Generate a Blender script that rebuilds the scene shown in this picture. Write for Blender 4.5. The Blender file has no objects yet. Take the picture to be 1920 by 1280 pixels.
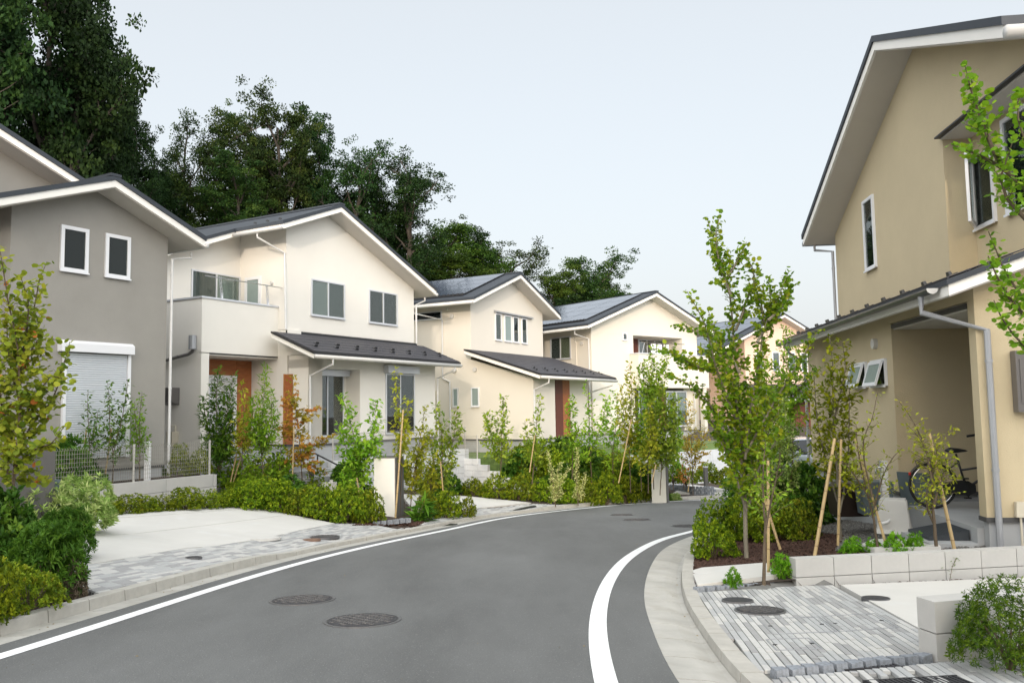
import bpy, math, random
import numpy as np
from mathutils import Vector, Matrix

# ------------------------------------------------------------------ camera
F, PITCH, ROLL = 1530.0, 0.0805, -0.0158        # focal length in photo pixels, tilt up, roll
EYE = np.array([0.0, 0.0, 1.4])
def _basis():
    cp, sp = math.cos(PITCH), math.sin(PITCH)
    up = np.array([0, -cp, sp]); fw = np.array([0, sp, cp]); rt = np.array([1, 0, 0.])
    R = np.array([[math.cos(ROLL), -math.sin(ROLL), 0], [math.sin(ROLL), math.cos(ROLL), 0], [0, 0, 1]])
    return np.array([R @ rt, R @ fw, R @ up])
BAS = _basis()
SC = bpy.context.scene
COL = SC.collection
cd = bpy.data.cameras.new('camera'); cam = bpy.data.objects.new('camera', cd); COL.objects.link(cam)
m = Matrix.Identity(4)
for i in range(3):
    v = BAS[i]
    m[i][0], m[i][1], m[i][2] = v[0], -v[1], -v[2]
m.translation = Vector(EYE)
cam.matrix_world = m
cd.sensor_width = 36.0; cd.lens = F / 1920.0 * 36.0; cd.clip_start = 0.1; cd.clip_end = 3000
SC.camera = cam

# ------------------------------------------------------------------ sky, sun, exposure
SUN_ELEV, SUN_AZ = math.radians(11.5), math.radians(184)     # sun stands behind the camera, low
w = bpy.data.worlds.new('World'); SC.world = w; w.use_nodes = True
nt = w.node_tree; nt.nodes.clear()
out = nt.nodes.new('ShaderNodeOutputWorld')
bg1 = nt.nodes.new('ShaderNodeBackground'); bg2 = nt.nodes.new('ShaderNodeBackground')
add = nt.nodes.new('ShaderNodeAddShader')
sky = nt.nodes.new('ShaderNodeTexSky'); sky.sky_type = 'NISHITA'; sky.sun_disc = False
sky.sun_elevation = SUN_ELEV; sky.sun_rotation = SUN_AZ
sky.air_density = 1.0; sky.dust_density = 8.0; sky.ozone_density = 1.0
nt.links.new(sky.outputs[0], bg1.inputs[0]); bg1.inputs[1].default_value = 0.05
# thin even veil of high haze over the whole sky, whiter towards the horizon
tc = nt.nodes.new('ShaderNodeTexCoord'); sep = nt.nodes.new('ShaderNodeSeparateXYZ')
ramp = nt.nodes.new('ShaderNodeValToRGB')
ramp.color_ramp.elements[0].position = 0.0; ramp.color_ramp.elements[0].color = (0.365, 0.378, 0.395, 1)
ramp.color_ramp.elements[1].position = 0.5; ramp.color_ramp.elements[1].color = (0.32, 0.325, 0.322, 1)
nt.links.new(tc.outputs['Generated'], sep.inputs[0]); nt.links.new(sep.outputs[2], ramp.inputs[0])
nt.links.new(ramp.outputs[0], bg2.inputs[0])
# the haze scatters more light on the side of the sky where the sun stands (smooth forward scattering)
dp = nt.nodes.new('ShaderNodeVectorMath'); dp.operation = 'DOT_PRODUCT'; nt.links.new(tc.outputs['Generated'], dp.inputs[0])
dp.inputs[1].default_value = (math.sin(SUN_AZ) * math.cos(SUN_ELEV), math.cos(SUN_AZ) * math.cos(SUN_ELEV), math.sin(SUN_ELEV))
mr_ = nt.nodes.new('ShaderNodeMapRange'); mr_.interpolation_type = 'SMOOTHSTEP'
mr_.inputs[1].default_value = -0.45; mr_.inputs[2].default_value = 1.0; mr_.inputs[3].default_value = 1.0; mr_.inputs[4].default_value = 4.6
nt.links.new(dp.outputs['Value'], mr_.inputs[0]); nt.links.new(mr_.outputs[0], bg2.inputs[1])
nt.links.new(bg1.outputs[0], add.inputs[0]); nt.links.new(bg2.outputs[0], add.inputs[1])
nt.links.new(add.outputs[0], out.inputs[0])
sl = bpy.data.lights.new('sun', 'SUN'); sl.energy = 0.7; sl.angle = math.radians(1.5); sl.color = (1.0, 0.85, 0.70)
so = bpy.data.objects.new('sun', sl); COL.objects.link(so)
sd = Vector((math.sin(SUN_AZ) * math.cos(SUN_ELEV), math.cos(SUN_AZ) * math.cos(SUN_ELEV), math.sin(SUN_ELEV)))
so.rotation_euler = sd.to_track_quat('Z', 'Y').to_euler()
SC.view_settings.view_transform = 'Standard'; SC.view_settings.look = 'None'
SC.view_settings.exposure = 1.03; SC.view_settings.gamma = 1.0
SC.view_settings.use_curve_mapping = False
SC.render.engine = 'CYCLES'

# ------------------------------------------------------------------ rays through the photograph, ground heights
rnd = random.Random(7)
def ray(px, py):
    d = BAS @ np.array([(px - 960) / F, (py - 640) / F, 1.]); return d / d[1]
def at(px, py, y): return EYE + ray(px, py) * y
def g(y):
    y = np.asarray(y, float)
    return -0.065 * np.minimum(y, 40) - 0.016 * np.clip(y - 40, 0, 60)
def resample(pts, step=0.3):
    P = np.array(pts, float); out_ = []
    n = len(P)
    for i in range(n - 1):
        p0, p1, p2, p3 = P[max(i - 1, 0)], P[i], P[i + 1], P[min(i + 2, n - 1)]
        for t in np.linspace(0, 1, 12, endpoint=False):
            out_.append(0.5 * (2 * p1 + (p2 - p0) * t + (2 * p0 - 5 * p1 + 4 * p2 - p3) * t * t + (-p0 + 3 * p1 - 3 * p2 + p3) * t ** 3))
    out_.append(P[-1]); D = np.array(out_)
    s = np.concatenate([[0], np.cumsum(np.linalg.norm(np.diff(D, axis=0), axis=1))])
    k = max(2, int(s[-1] / step)); t = np.linspace(0, s[-1], k)
    return np.array([np.interp(t, s, D[:, j]) for j in range(D.shape[1])]).T
def gpl(pts, **k):
    o = []
    for px, py in pts:
        d = ray(px, py); t = np.arange(1, 60, .01); z = 1.4 + t * d[2]; i = int(np.argmax(z < g(t)))
        o.append((t[i] * d[0], t[i]))
    return o
def normals(P):
    T = np.gradient(P, axis=0); T /= np.linalg.norm(T, axis=1)[:, None]
    return np.stack([-T[:, 1], T[:, 0]], 1)     # points to the left of travel
def smooth(P, n=6):
    P = P.copy()
    for _ in range(n): P[1:-1] = (P[:-2] + 2 * P[1:-1] + P[2:]) / 4
    return P
near = lambda P, a, b: [(P[0][0] + a[0], P[0][1] + a[1])]
_far = [(11.5, 31.6), (19, 33.5), (32, 34.5), (60, 34)]
KF = gpl([(0, 1192), (133, 1152), (279, 1110), (377, 1083), (496, 1052), (667, 1015), (792, 992), (900, 970), (1010, 957), (1120, 946), (1240, 938), (1326, 934)])
KF = smooth(resample([(-5.6, -6), (-5.0, 3)] + KF + [(12.2, 32.2), (20, 34.1), (32, 35.1), (60, 34.6)]), 30)
NL = normals(KF)
ASL = KF - NL * 0.30            # asphalt edge on the left
KBL = KF + NL * 0.15            # back of the left kerb
def offs(P, d): return P + normals(P) * d
WL = offs(KF, -0.62)           # middle of the left white line
RG = gpl([(1388, 1278), (1346, 1226), (1323, 1191), (1284, 1130), (1276, 1083), (1280, 1056), (1296, 1027)])
RG = smooth(resample([(1.9, -6), (1.5, 2.5)] + RG + [(3.95, 15.6), (5.3, 18.0), (8.5, 22.4), (13, 26), (20, 28.3), (32, 29.3), (60, 28.8)]), 8)
ASR = offs(RG, 0.40)
KBR = offs(RG, -0.14)
WR = gpl([(1135, 1278), (1125, 1230), (1120, 1160), (1140, 1090), (1180, 1043), (1242, 1010), (1303, 995)])
WR = smooth(resample([(0.9, -6), (0.55, 2.5)] + WR + [(5.0, 18.9), (8.2, 23.2), (12.8, 26.9), (20, 29.2), (32, 30.2), (60, 29.7)]), 8)
def sdist(P, x, y):
    """signed distance to a polyline, positive on its left"""
    x = np.atleast_1d(x).astype(float); y = np.atleast_1d(y).astype(float)
    A, B = P[:-1], P[1:]; d = B - A; L2 = (d ** 2).sum(1)
    best = np.full(x.shape, 1e9); sg = np.ones(x.shape)
    for a, dd, l2 in zip(A, d, L2):
        t = np.clip(((x - a[0]) * dd[0] + (y - a[1]) * dd[1]) / l2, 0, 1)
        ex, ey = x - a[0] - t * dd[0], y - a[1] - t * dd[1]; q = np.hypot(ex, ey)
        s = np.sign(dd[0] * ey - dd[1] * ex); u = q < best
        best = np.where(u, q, best); sg = np.where(u, s, sg)
    return best * sg
def kerb_h(y):
    y = np.asarray(y, float)
    def st(a, b): return np.clip((y - a) / (b - a), 0, 1)
    return 0.095 - 0.05 * st(12.0, 12.9) + 0.04 * st(23.0, 24.0)
def H(x, y):
    """height of the made ground"""
    x = np.atleast_1d(x).astype(float); y = np.atleast_1d(y).astype(float)
    dl = sdist(KBL[::3], x, y); dr = -sdist(KBR[::3], x, y)
    z = g(y) + 0 * x
    z = np.where(dl > 0, g(y) + kerb_h(y) + 0.14 * np.clip(dl, 0, 3.6) + 0.03 * np.clip(dl - 3.6, 0, 3), z)
    wall_y = 8.72 + 0.17 * (x - 1.84)
    z = np.where((dr > 0), g(y) + 0.03 + np.where((y > wall_y), 0.08 * np.clip(dr, 0, 3.2) * np.clip((22 - y) / 6, 0, 1), 0), z)
    return z
def hit(px, py, lift=0.0, far=45):
    d = ray(px, py); t = np.arange(2, far, .03); z = 1.4 + t * d[2]
    h = H(d[0] * t, t) + lift; i = int(np.argmax(z < h))
    if not (z < h).any(): i = len(t) - 1
    return Vector((d[0] * t[i], t[i], h[i]))

# ------------------------------------------------------------------ object helpers
def tag(o, label=None, cat=None, group=None, kind=None):
    for k, v in (('label', label), ('category', cat), ('group', group), ('kind', kind)):
        if v: o[k] = v
    return o
class MB:
    def __init__(s): s.v = []; s.f = []
    def add(s, vs, fs):
        b = len(s.v); s.v += [tuple(map(float, p)) for p in vs]; s.f += [tuple(b + i for i in f) for f in fs]; return s
    def box(s, x0, x1, y0, y1, z0, z1):
        return s.add([(x0, y0, z0), (x1, y0, z0), (x1, y1, z0), (x0, y1, z0), (x0, y0, z1), (x1, y0, z1), (x1, y1, z1), (x0, y1, z1)],
                     [(3, 2, 1, 0), (4, 5, 6, 7), (0, 1, 5, 4), (1, 2, 6, 5), (2, 3, 7, 6), (3, 0, 4, 7)])
    def frus(s, c0, hx0, hy0, c1, hx1, hy1):
        v = [(c0[0] + a * hx0, c0[1] + b * hy0, c0[2]) for a, b in ((-1, -1), (1, -1), (1, 1), (-1, 1))]
        v += [(c1[0] + a * hx1, c1[1] + b * hy1, c1[2]) for a, b in ((-1, -1), (1, -1), (1, 1), (-1, 1))]
        return s.add(v, [(3, 2, 1, 0), (4, 5, 6, 7), (0, 1, 5, 4), (1, 2, 6, 5), (2, 3, 7, 6), (3, 0, 4, 7)])
    def prism(s, poly, a0, a1, axis='y'):
        """polygon in the x-z plane (axis y), y-z plane (axis x) or x-y plane (axis z), extruded"""
        n = len(poly)
        def P(p, a): return {'y': (p[0], a, p[1]), 'x': (a, p[0], p[1]), 'z': (p[0], p[1], a)}[axis]
        vs = [P(p, a0) for p in poly] + [P(p, a1) for p in poly]
        return s.add(vs, [tuple(range(n)), tuple(range(2 * n - 1, n - 1, -1))] + [(i, i + n, (i + 1) % n + n, (i + 1) % n) for i in range(n)])
    def tube(s, pts, r, n=8, cap=True):
        pts = [Vector(p) for p in pts]; k = len(pts); rs = r if hasattr(r, '__len__') else [r] * k
        b = len(s.v); prev = None
        for i, p in enumerate(pts):
            t = (pts[min(i + 1, k - 1)] - pts[max(i - 1, 0)])
            t = t.normalized() if t.length > 1e-9 else Vector((0, 0, 1))
            a = prev - t * prev.dot(t) if prev else t.orthogonal()
            if a.length < 1e-6: a = t.orthogonal()
            a.normalize(); prev = a; c = t.cross(a)
            s.v += [tuple(p + (a * math.cos(6.2832 * j / n) + c * math.sin(6.2832 * j / n)) * rs[i]) for j in range(n)]
        for i in range(k - 1):
            for j in range(n):
                q, w_ = b + i * n + j, b + i * n + (j + 1) % n
                s.f.append((q, w_, w_ + n, q + n))
        if cap: s.f += [tuple(b + j for j in range(n))[::-1], tuple(b + (k - 1) * n + j for j in range(n))]
        return s
    def cyl(s, c, r, h, n=24, r2=None):
        return s.tube([c, (c[0], c[1], c[2] + h)], [r, r if r2 is None else r2], n)
    def disc_y(s, c, r, t, n=20, axis=1):
        e = list(c); e[axis] += t
        return s.tube([c, e], r, n)
    def mesh(s, name, mat, smooth_=False):
        me = bpy.data.meshes.new(name); me.from_pydata(s.v, [], s.f); me.update()
        if mat: me.materials.append(mat)
        if smooth_: me.shade_smooth()
        return me
    def build(s, name, mat, parent=None, smooth_=False, label=None, bevel=0):
        o = bpy.data.objects.new(name, s.mesh(name, mat, smooth_)); COL.objects.link(o)
        if parent: o.parent = parent
        if label: o['label'] = label
        if bevel:
            b = o.modifiers.new('bevel', 'BEVEL'); b.width = bevel; b.segments = 2; b.limit_method = 'ANGLE'
        return o
def link(name, me, parent=None, loc=(0, 0, 0), rot=None, scale=None, mat4=None):
    o = bpy.data.objects.new(name, me); COL.objects.link(o)
    if parent: o.parent = parent
    if mat4 is not None: o.matrix_local = mat4
    else:
        o.location = loc
        if rot: o.rotation_euler = rot
        if scale: o.scale = scale if hasattr(scale, '__len__') else (scale,) * 3
    return o
def empty(name, loc, rz=0, label=None, cat=None, group=None, kind=None):
    o = bpy.data.objects.new(name, None); COL.objects.link(o); o.location = loc; o.rotation_euler = (0, 0, rz)
    o.empty_display_size = 0.2
    return tag(o, label, cat, group, kind)
def copy_tree(o, parent=None):
    c = o.copy(); COL.objects.link(c); c.parent = parent
    for ch in o.children: copy_tree(ch, c)
    return c
def grid_obj(name, xs, ys, zf, mat, keep=None, uv=None):
    X, Y = np.meshgrid(xs, ys); Z = zf(X.ravel(), Y.ravel())
    v = np.stack([X.ravel(), Y.ravel(), Z], 1); nx, ny = len(xs), len(ys)
    i = (np.arange(ny - 1)[:, None] * nx + np.arange(nx - 1)[None]).ravel()
    f = np.stack([i, i + 1, i + nx + 1, i + nx], 1)
    if keep is not None:
        c = v[f].mean(1); f = f[keep(c[:, 0], c[:, 1])]
    me = bpy.data.meshes.new(name); me.from_pydata(v.tolist(), [], f.tolist()); me.update(); me.materials.append(mat); me.shade_smooth()
    o = bpy.data.objects.new(name, me); COL.objects.link(o); return o
def strip(name, curves, zs, mat, parent=None, i0=0, i1=None):
    """surface lofted between curves (equal length point lists) with a height function per curve"""
    i1 = i1 or len(curves[0]); mb = MB(); k = len(curves)
    for i in range(i0, i1):
        for c, z in zip(curves, zs): mb.v.append((c[i][0], c[i][1], float(z(c[i][1])) if callable(z) else z))
    for i in range(i1 - i0 - 1):
        for j in range(k - 1):
            a = i * k + j; mb.f.append((a, a + 1, a + k + 1, a + k))
    return mb.build(name, mat, parent)

# ------------------------------------------------------------------ materials
def mat(name, col, rough=0.7, var=0.0, vscale=3.0, bump=0.0, bscale=80.0, metal=0.0, spec=0.5, speck=None, streak=False, col2=None, coat=0.0, bdist=0.004):
    m_ = bpy.data.materials.new(name); m_.use_nodes = True; n = m_.node_tree; b = n.nodes['Principled BSDF']
    b.inputs['Roughness'].default_value = rough; b.inputs['Metallic'].default_value = metal
    b.inputs['Specular IOR Level'].default_value = spec; b.inputs['Coat Weight'].default_value = coat
    b.inputs['Base Color'].default_value = (*col, 1)
    tc_ = n.nodes.new('ShaderNodeTexCoord'); co = tc_.outputs['Object']
    if var > 0 or col2:
        nz = n.nodes.new('ShaderNodeTexNoise'); nz.inputs['Scale'].default_value = vscale; nz.inputs['Detail'].default_value = 6; nz.inputs['Roughness'].default_value = 0.65
        if streak:
            mp = n.nodes.new('ShaderNodeMapping'); mp.inputs['Scale'].default_value = (1, 1, 0.12) if streak is True else streak
            n.links.new(co, mp.inputs[0]); n.links.new(mp.outputs[0], nz.inputs['Vector'])
        else: n.links.new(co, nz.inputs['Vector'])
        r = n.nodes.new('ShaderNodeValToRGB'); r.color_ramp.elements[0].position = .3; r.color_ramp.elements[1].position = .72
        c2 = col2 or tuple(c * (1 + var) for c in col); c1 = col if col2 else tuple(c * (1 - var) for c in col)
        r.color_ramp.elements[0].color = (*c1, 1); r.color_ramp.elements[1].color = (*[min(1, c) for c in c2], 1)
        n.links.new(nz.outputs['Fac'], r.inputs[0]); last = r.outputs[0]
        if speck:
            n2 = n.nodes.new('ShaderNodeTexNoise'); n2.inputs['Scale'].default_value = speck[0]; n2.inputs['Detail'].default_value = 2
            n.links.new(co, n2.inputs['Vector'])
            r2 = n.nodes.new('ShaderNodeValToRGB'); e = r2.color_ramp.elements
            e[0].position = speck[1]; e[0].color = (0, 0, 0, 1); e[1].position = speck[2]; e[1].color = (1, 1, 1, 1)
            n.links.new(n2.outputs['Fac'], r2.inputs[0])
            mx = n.nodes.new('ShaderNodeMix'); mx.data_type = 'RGBA'; n.links.new(r2.outputs[0], mx.inputs['Factor'])
            n.links.new(last, mx.inputs[6]); mx.inputs[7].default_value = (*speck[3], 1); last = mx.outputs[2]
        n.links.new(last, b.inputs['Base Color'])
    if bump > 0:
        nb = n.nodes.new('ShaderNodeTexNoise'); nb.inputs['Scale'].default_value = bscale; nb.inputs['Detail'].default_value = 4
        n.links.new(co, nb.inputs['Vector']); bp = n.nodes.new('ShaderNodeBump'); bp.inputs['Strength'].default_value = bump; bp.inputs['Distance'].default_value = bdist
        n.links.new(nb.outputs['Fac'], bp.inputs['Height']); n.links.new(bp.outputs[0], b.inputs['Normal'])
    return m_
def leafmat(name, cols, trans=0.35, rough=0.5, hue=0.0):
    """cols: dark, mid, light tones of the leaves; each leaf carries its own 'tint'"""
    m_ = bpy.data.materials.new(name); m_.use_nodes = True; n = m_.node_tree; b = n.nodes['Principled BSDF']; outn = n.nodes['Material Output']
    at_ = n.nodes.new('ShaderNodeAttribute'); at_.attribute_name = 'tint'
    r = n.nodes.new('ShaderNodeValToRGB'); e = r.color_ramp.elements; k = len(cols)
    e[0].color = (*cols[0], 1); e[0].position = 0.05; e[1].color = (*cols[-1], 1); e[1].position = 0.97
    for i in range(1, k - 1):
        q = e.new(0.05 + 0.92 * i / (k - 1)); q.color = (*cols[i], 1)
    n.links.new(at_.outputs['Fac'], r.inputs[0])
    oi = n.nodes.new('ShaderNodeObjectInfo'); hs = n.nodes.new('ShaderNodeHueSaturation')
    mr = n.nodes.new('ShaderNodeMapRange'); mr.inputs[3].default_value = 0.8; mr.inputs[4].default_value = 1.22
    n.links.new(oi.outputs['Random'], mr.inputs[0]); n.links.new(mr.outputs[0], hs.inputs['Value'])
    mh = n.nodes.new('ShaderNodeMapRange'); mh.inputs[3].default_value = 0.5 - hue; mh.inputs[4].default_value = 0.5 + hue
    n.links.new(oi.outputs['Random'], mh.inputs[0]); n.links.new(mh.outputs[0], hs.inputs['Hue'])
    n.links.new(r.outputs[0], hs.inputs['Color'])
    n.links.new(hs.outputs[0], b.inputs['Base Color']); b.inputs['Roughness'].default_value = rough; b.inputs['Specular IOR Level'].default_value = 0.16
    tr = n.nodes.new('ShaderNodeBsdfTranslucent'); n.links.new(hs.outputs[0], tr.inputs[0])
    mx = n.nodes.new('ShaderNodeMixShader'); mx.inputs[0].default_value = trans
    n.links.new(b.outputs[0], mx.inputs[1]); n.links.new(tr.outputs[0], mx.inputs[2]); n.links.new(mx.outputs[0], outn.inputs[0])
    return m_
def glassmat(name, tint, refl=0.02):
    m_ = bpy.data.materials.new(name); m_.use_nodes = True; n = m_.node_tree; n.nodes.clear()
    o = n.nodes.new('ShaderNodeOutputMaterial'); t = n.nodes.new('ShaderNodeBsdfTransparent'); t.inputs[0].default_value = (*tint, 1)
    gl = n.nodes.new('ShaderNodeBsdfGlossy'); gl.inputs['Roughness'].default_value = 0.01; gl.inputs[0].default_value = (0.74, 0.73, 0.72, 1)
    fr = n.nodes.new('ShaderNodeFresnel'); fr.inputs[0].default_value = 1.5
    ma = n.nodes.new('ShaderNodeMath'); ma.operation = 'MULTIPLY_ADD'; ma.inputs[1].default_value = .5; ma.inputs[2].default_value = refl
    mx = n.nodes.new('ShaderNodeMixShader'); n.links.new(fr.outputs[0], ma.inputs[0]); n.links.new(ma.outputs[0], mx.inputs[0])
    n.links.new(t.outputs[0], mx.inputs[1]); n.links.new(gl.outputs[0], mx.inputs[2]); n.links.new(mx.outputs[0], o.inputs[0]); return m_
M = dict(
    asphalt=mat('asphalt', (.118, .122, .122), .85, .28, .5, .9, 70, speck=(80, .64, .74, (.25, .25, .25)), bdist=.008, streak=(1, .3, 1)),
    paint=mat('road_paint', (.80, .81, .82), .6, .05, 6, .15, 120, speck=(22, .62, .74, (.52, .52, .52))),
    kerb=mat('kerb_concrete', (.41, .395, .36), .85, .13, 5, .25, 90, speck=(9, .60, .85, (.36, .34, .30))),
    gutter=mat('gutter_concrete', (.40, .39, .36), .85, .16, 2.2, .2, 90, speck=(4, .55, .85, (.33, .31, .27))),
    drive=mat('driveway_concrete', (.56, .548, .52), .8, .05, 1.2, .12, 120, speck=(2.5, .6, .9, (.60, .60, .59))),
    soil=mat('soil', (.055, .038, .028), .95, .35, 9, .8, 60, bdist=.03),
    gravel=mat('gravel_bed', (.16, .155, .145), .95, .4, 30, .9, 70, bdist=.03, speck=(45, .58, .68, (.35, .34, .32))),
    grass=mat('lawn', (.13, .20, .045), .95, .3, 5, .8, 90, bdist=.03),
    joint=mat('joint_sand', (.15, .148, .14), .95, .2, 9),
    pl=mat('paver_light', (.48, .475, .46), .85, .07, 11, .2, 150),
    pm=mat('paver_mid', (.385, .39, .39), .85, .07, 11, .2, 150),
    pd=mat('paver_dark', (.31, .31, .31), .85, .07, 11, .2, 150),
    granite=mat('granite_sett', (.22, .24, .27), .8, .3, 40, .6, 60, bdist=.01),
    block=mat('concrete_block', (.45, .44, .42), .88, .06, 5, .3, 200, speck=(2.6, .55, .85, (.38, .38, .365))),
    blockw=mat('white_concrete_block', (.66, .67, .68), .88, .05, 5, .2, 200, speck=(3.2, .6, .9, (.56, .56, .56))),
    white=mat('white_wall', (.735, .71, .66), .9, .03, .7, .5, 60, bdist=.006),
    cream=mat('cream_wall', (.67, .63, .56), .9, .015, .8, .25, 220, bdist=.002),
    peach=mat('peach_wall', (.70, .53, .42), .9, .02, .8),
    taupe=mat('taupe_wall', (.27, .235, .20), .9, .03, .8),
    grey=mat('grey_wall', (.29, .278, .255), .92, .06, 1.1, .6, 70, bdist=.008),
    tan=mat('tan_wall', (.53, .445, .295), .92, .05, .9, .7, 75, bdist=.008),
    found=mat('foundation', (.38, .39, .40), .85, .06, 3, .15, 90),
    flash=mat('flashing', (.07, .07, .072), .5),
    roof=mat('roof_metal', (.028, .035, .046), .55, .12, 3, .05, 90),
    tile=mat('roof_tile', (.046, .046, .056), .6, .25, 5, .1, 60),
    black=mat('black_metal', (.02, .02, .022), .45),
    fascia=mat('white_fascia', (.82, .80, .76), .6, .02, 2),
    soffit=mat('soffit_board', (.60, .57, .53), .8, .02, 3),
    gutw=mat('rain_gutter', (.58, .57, .55), .45, .04, 4),
    gutd=mat('dark_gutter', (.06, .062, .066), .35),
    pipe=mat('grey_downpipe', (.33, .34, .36), .4, .04, 4, metal=.25),
    pipew=mat('pale_downpipe', (.62, .62, .62), .45, .03, 4),
    alu=mat('aluminium', (.62, .64, .68), .35, .03, 5, metal=.35),
    aluw=mat('white_frame', (.74, .75, .78), .4),
    dkframe=mat('bronze_frame', (.17, .16, .155), .4, metal=.4),
    inside=mat('dark_room', (.018, .022, .024), .9),
    curtain=mat('pale_curtain', (.52, .57, .52), .9, .12, 3, streak=(22, 22, .4)),
    curtain2=mat('yellow_curtain', (.55, .56, .36), .9, .16, 3, streak=(22, 22, .4)),
    curtain3=mat('grey_curtain', (.14, .16, .155), .9, .2, 3, streak=(22, 22, .4)),
    blind=mat('pale_blind', (.62, .66, .63), .8, .04, 3),
    frost=mat('frosted_glass', (.24, .30, .29), .25, .05, 6),
    wood=mat('cedar_wood', (.42, .15, .05), .55, 0, 5, .1, 60, col2=(.27, .08, .025), streak=(.7, .7, 9)),
    wood2=mat('dark_red_wood', (.14, .035, .018), .55, 0, 5, .1, 60, col2=(.09, .022, .012), streak=(.6, .6, 9)),
    trim=mat('orange_wood_edge', (.50, .22, .075), .5, .12, 6, streak=True),
    shutter=mat('shutter_slat', (.58, .61, .65), .4, .02, 4),
    pv=mat('solar_cell', (.05, .065, .10), .12, .15, .7, spec=.8, coat=.3),
    ironp=mat('paler_iron', (.125, .125, .13), .5, .2, 20, metal=.3),  # paler than the lid; contrast of the relief is put into the colour
    iron=mat('cast_iron', (.045, .045, .05), .6, .25, 14, .3, 90, metal=.3),
    rust=mat('rusty_iron', (.19, .115, .08), .75, .3, 18, .3, 90),
    mesh=mat('fence_wire', (.30, .285, .25), .5, .05, 6),
    post=mat('fence_post', (.48, .47, .44), .5, .04, 6),
    bark=mat('bark', (.115, .085, .055), .9, .3, 14, .7, 40, bdist=.01, streak=True),
    barkg=mat('pale_bark', (.20, .175, .13), .9, .3, 14, .7, 40, bdist=.01, streak=True),
    barkf=mat('dark_forest_bark', (.055, .045, .035), .9, .3, 6),
    bamboo=mat('bamboo', (.46, .335, .165), .5, .18, 8, streak=True),
    node=mat('bamboo_node', (.22, .14, .07), .7),
    mulch1=mat('bark_chip_dark', (.055, .028, .022), .9, .4, 30),
    plastic=mat('white_plastic', (.50, .495, .48), .45, .03, 5),
    blk=mat('black_plastic', (.015, .016, .018), .45),
    brown=mat('brown_plastic', (.03, .02, .016), .4),
    bluegrey=mat('blue_grey_plastic', (.10, .135, .15), .5, .08, 6),
    rubber=mat('rubber', (.014, .014, .015), .7),
    chrome=mat('chrome', (.6, .6, .62), .2, metal=1.0),
    red=mat('red_reflector', (.5, .02, .015), .3),
    beige=mat('beige_plastic', (.55, .50, .40), .5, .03, 5),
    carp=mat('silver_car_paint', (.55, .60, .66), .25, metal=.5, coat=.8),
    pillarw=mat('white_pillar', (.74, .72, .66), .9, .02, 2, .2, 200),
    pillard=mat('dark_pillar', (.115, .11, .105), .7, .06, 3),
    cloth=mat('white_cloth', (.85, .85, .86), .9, .03, 5),
    tagm=mat('plastic_tag', (.80, .82, .84), .5),
    mat_=mat('dark_mat', (.035, .042, .05), .7, .15, 20),
    pale=mat('pale_tower', (.62, .60, .57), .9, .03, 1),
)
GL = glassmat('window_glass', (.76, .80, .79), 0.0)
LM = dict(
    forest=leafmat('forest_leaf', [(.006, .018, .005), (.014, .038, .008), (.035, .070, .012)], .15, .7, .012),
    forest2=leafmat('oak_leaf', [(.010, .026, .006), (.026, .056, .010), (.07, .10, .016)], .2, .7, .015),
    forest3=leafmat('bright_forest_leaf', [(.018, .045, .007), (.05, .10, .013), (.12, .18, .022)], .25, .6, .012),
    katsura=leafmat('heart_leaf', [(.10, .21, .016), (.18, .34, .020), (.33, .44, .026), (.46, .46, .035)], .45, .5),
    katsura_l=leafmat('turning_heart_leaf', [(.10, .17, .02), (.28, .33, .03), (.44, .40, .04), (.52, .17, .04)], .42, .5),
    light=leafmat('light_leaf', [(.10, .22, .016), (.24, .42, .03), (.42, .54, .05)], .45, .5, .008),
    yellowg=leafmat('yellow_green_leaf', [(.20, .27, .025), (.40, .44, .035), (.60, .56, .06)], .42, .5),
    olive=leafmat('olive_leaf', [(.11, .20, .02), (.23, .34, .03), (.40, .42, .05)], .4, .5),
    orange=leafmat('maple_leaf', [(.26, .29, .03), (.48, .38, .045), (.64, .27, .055), (.58, .14, .05)], .45, .5),
    dark=leafmat('dark_glossy_leaf', [(.022, .07, .010), (.06, .15, .016), (.17, .28, .03)], .25, .4, .01),
    azalea=leafmat('azalea_leaf', [(.035, .070, .006), (.11, .19, .010), (.27, .36, .016), (.40, .44, .022)], .35, .5, .016),
    azred=leafmat('tired_azalea_leaf', [(.05, .068, .008), (.12, .18, .011), (.25, .33, .018), (.30, .24, .022)], .3, .5, .01),
    pale=leafmat('variegated_leaf', [(.34, .42, .12), (.66, .68, .26), (.82, .80, .40)], .35, .5),
    vari=leafmat('grey_green_leaf', [(.13, .23, .04), (.30, .42, .11), (.62, .66, .30)], .35, .5),
    fern=leafmat('feathery_leaf', [(.03, .09, .010), (.085, .20, .02), (.16, .30, .03)], .35, .5),
    fresh=leafmat('fresh_green_leaf', [(.06, .18, .010), (.17, .42, .02), (.32, .56, .04)], .4, .4),
    twig=leafmat('dry_twig', [(.11, .085, .06), (.24, .19, .13)], .1, .8),
    yew=leafmat('yew_leaf', [(.02, .055, .004), (.07, .14, .008), (.15, .22, .012)], .2, .5),
)
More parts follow.
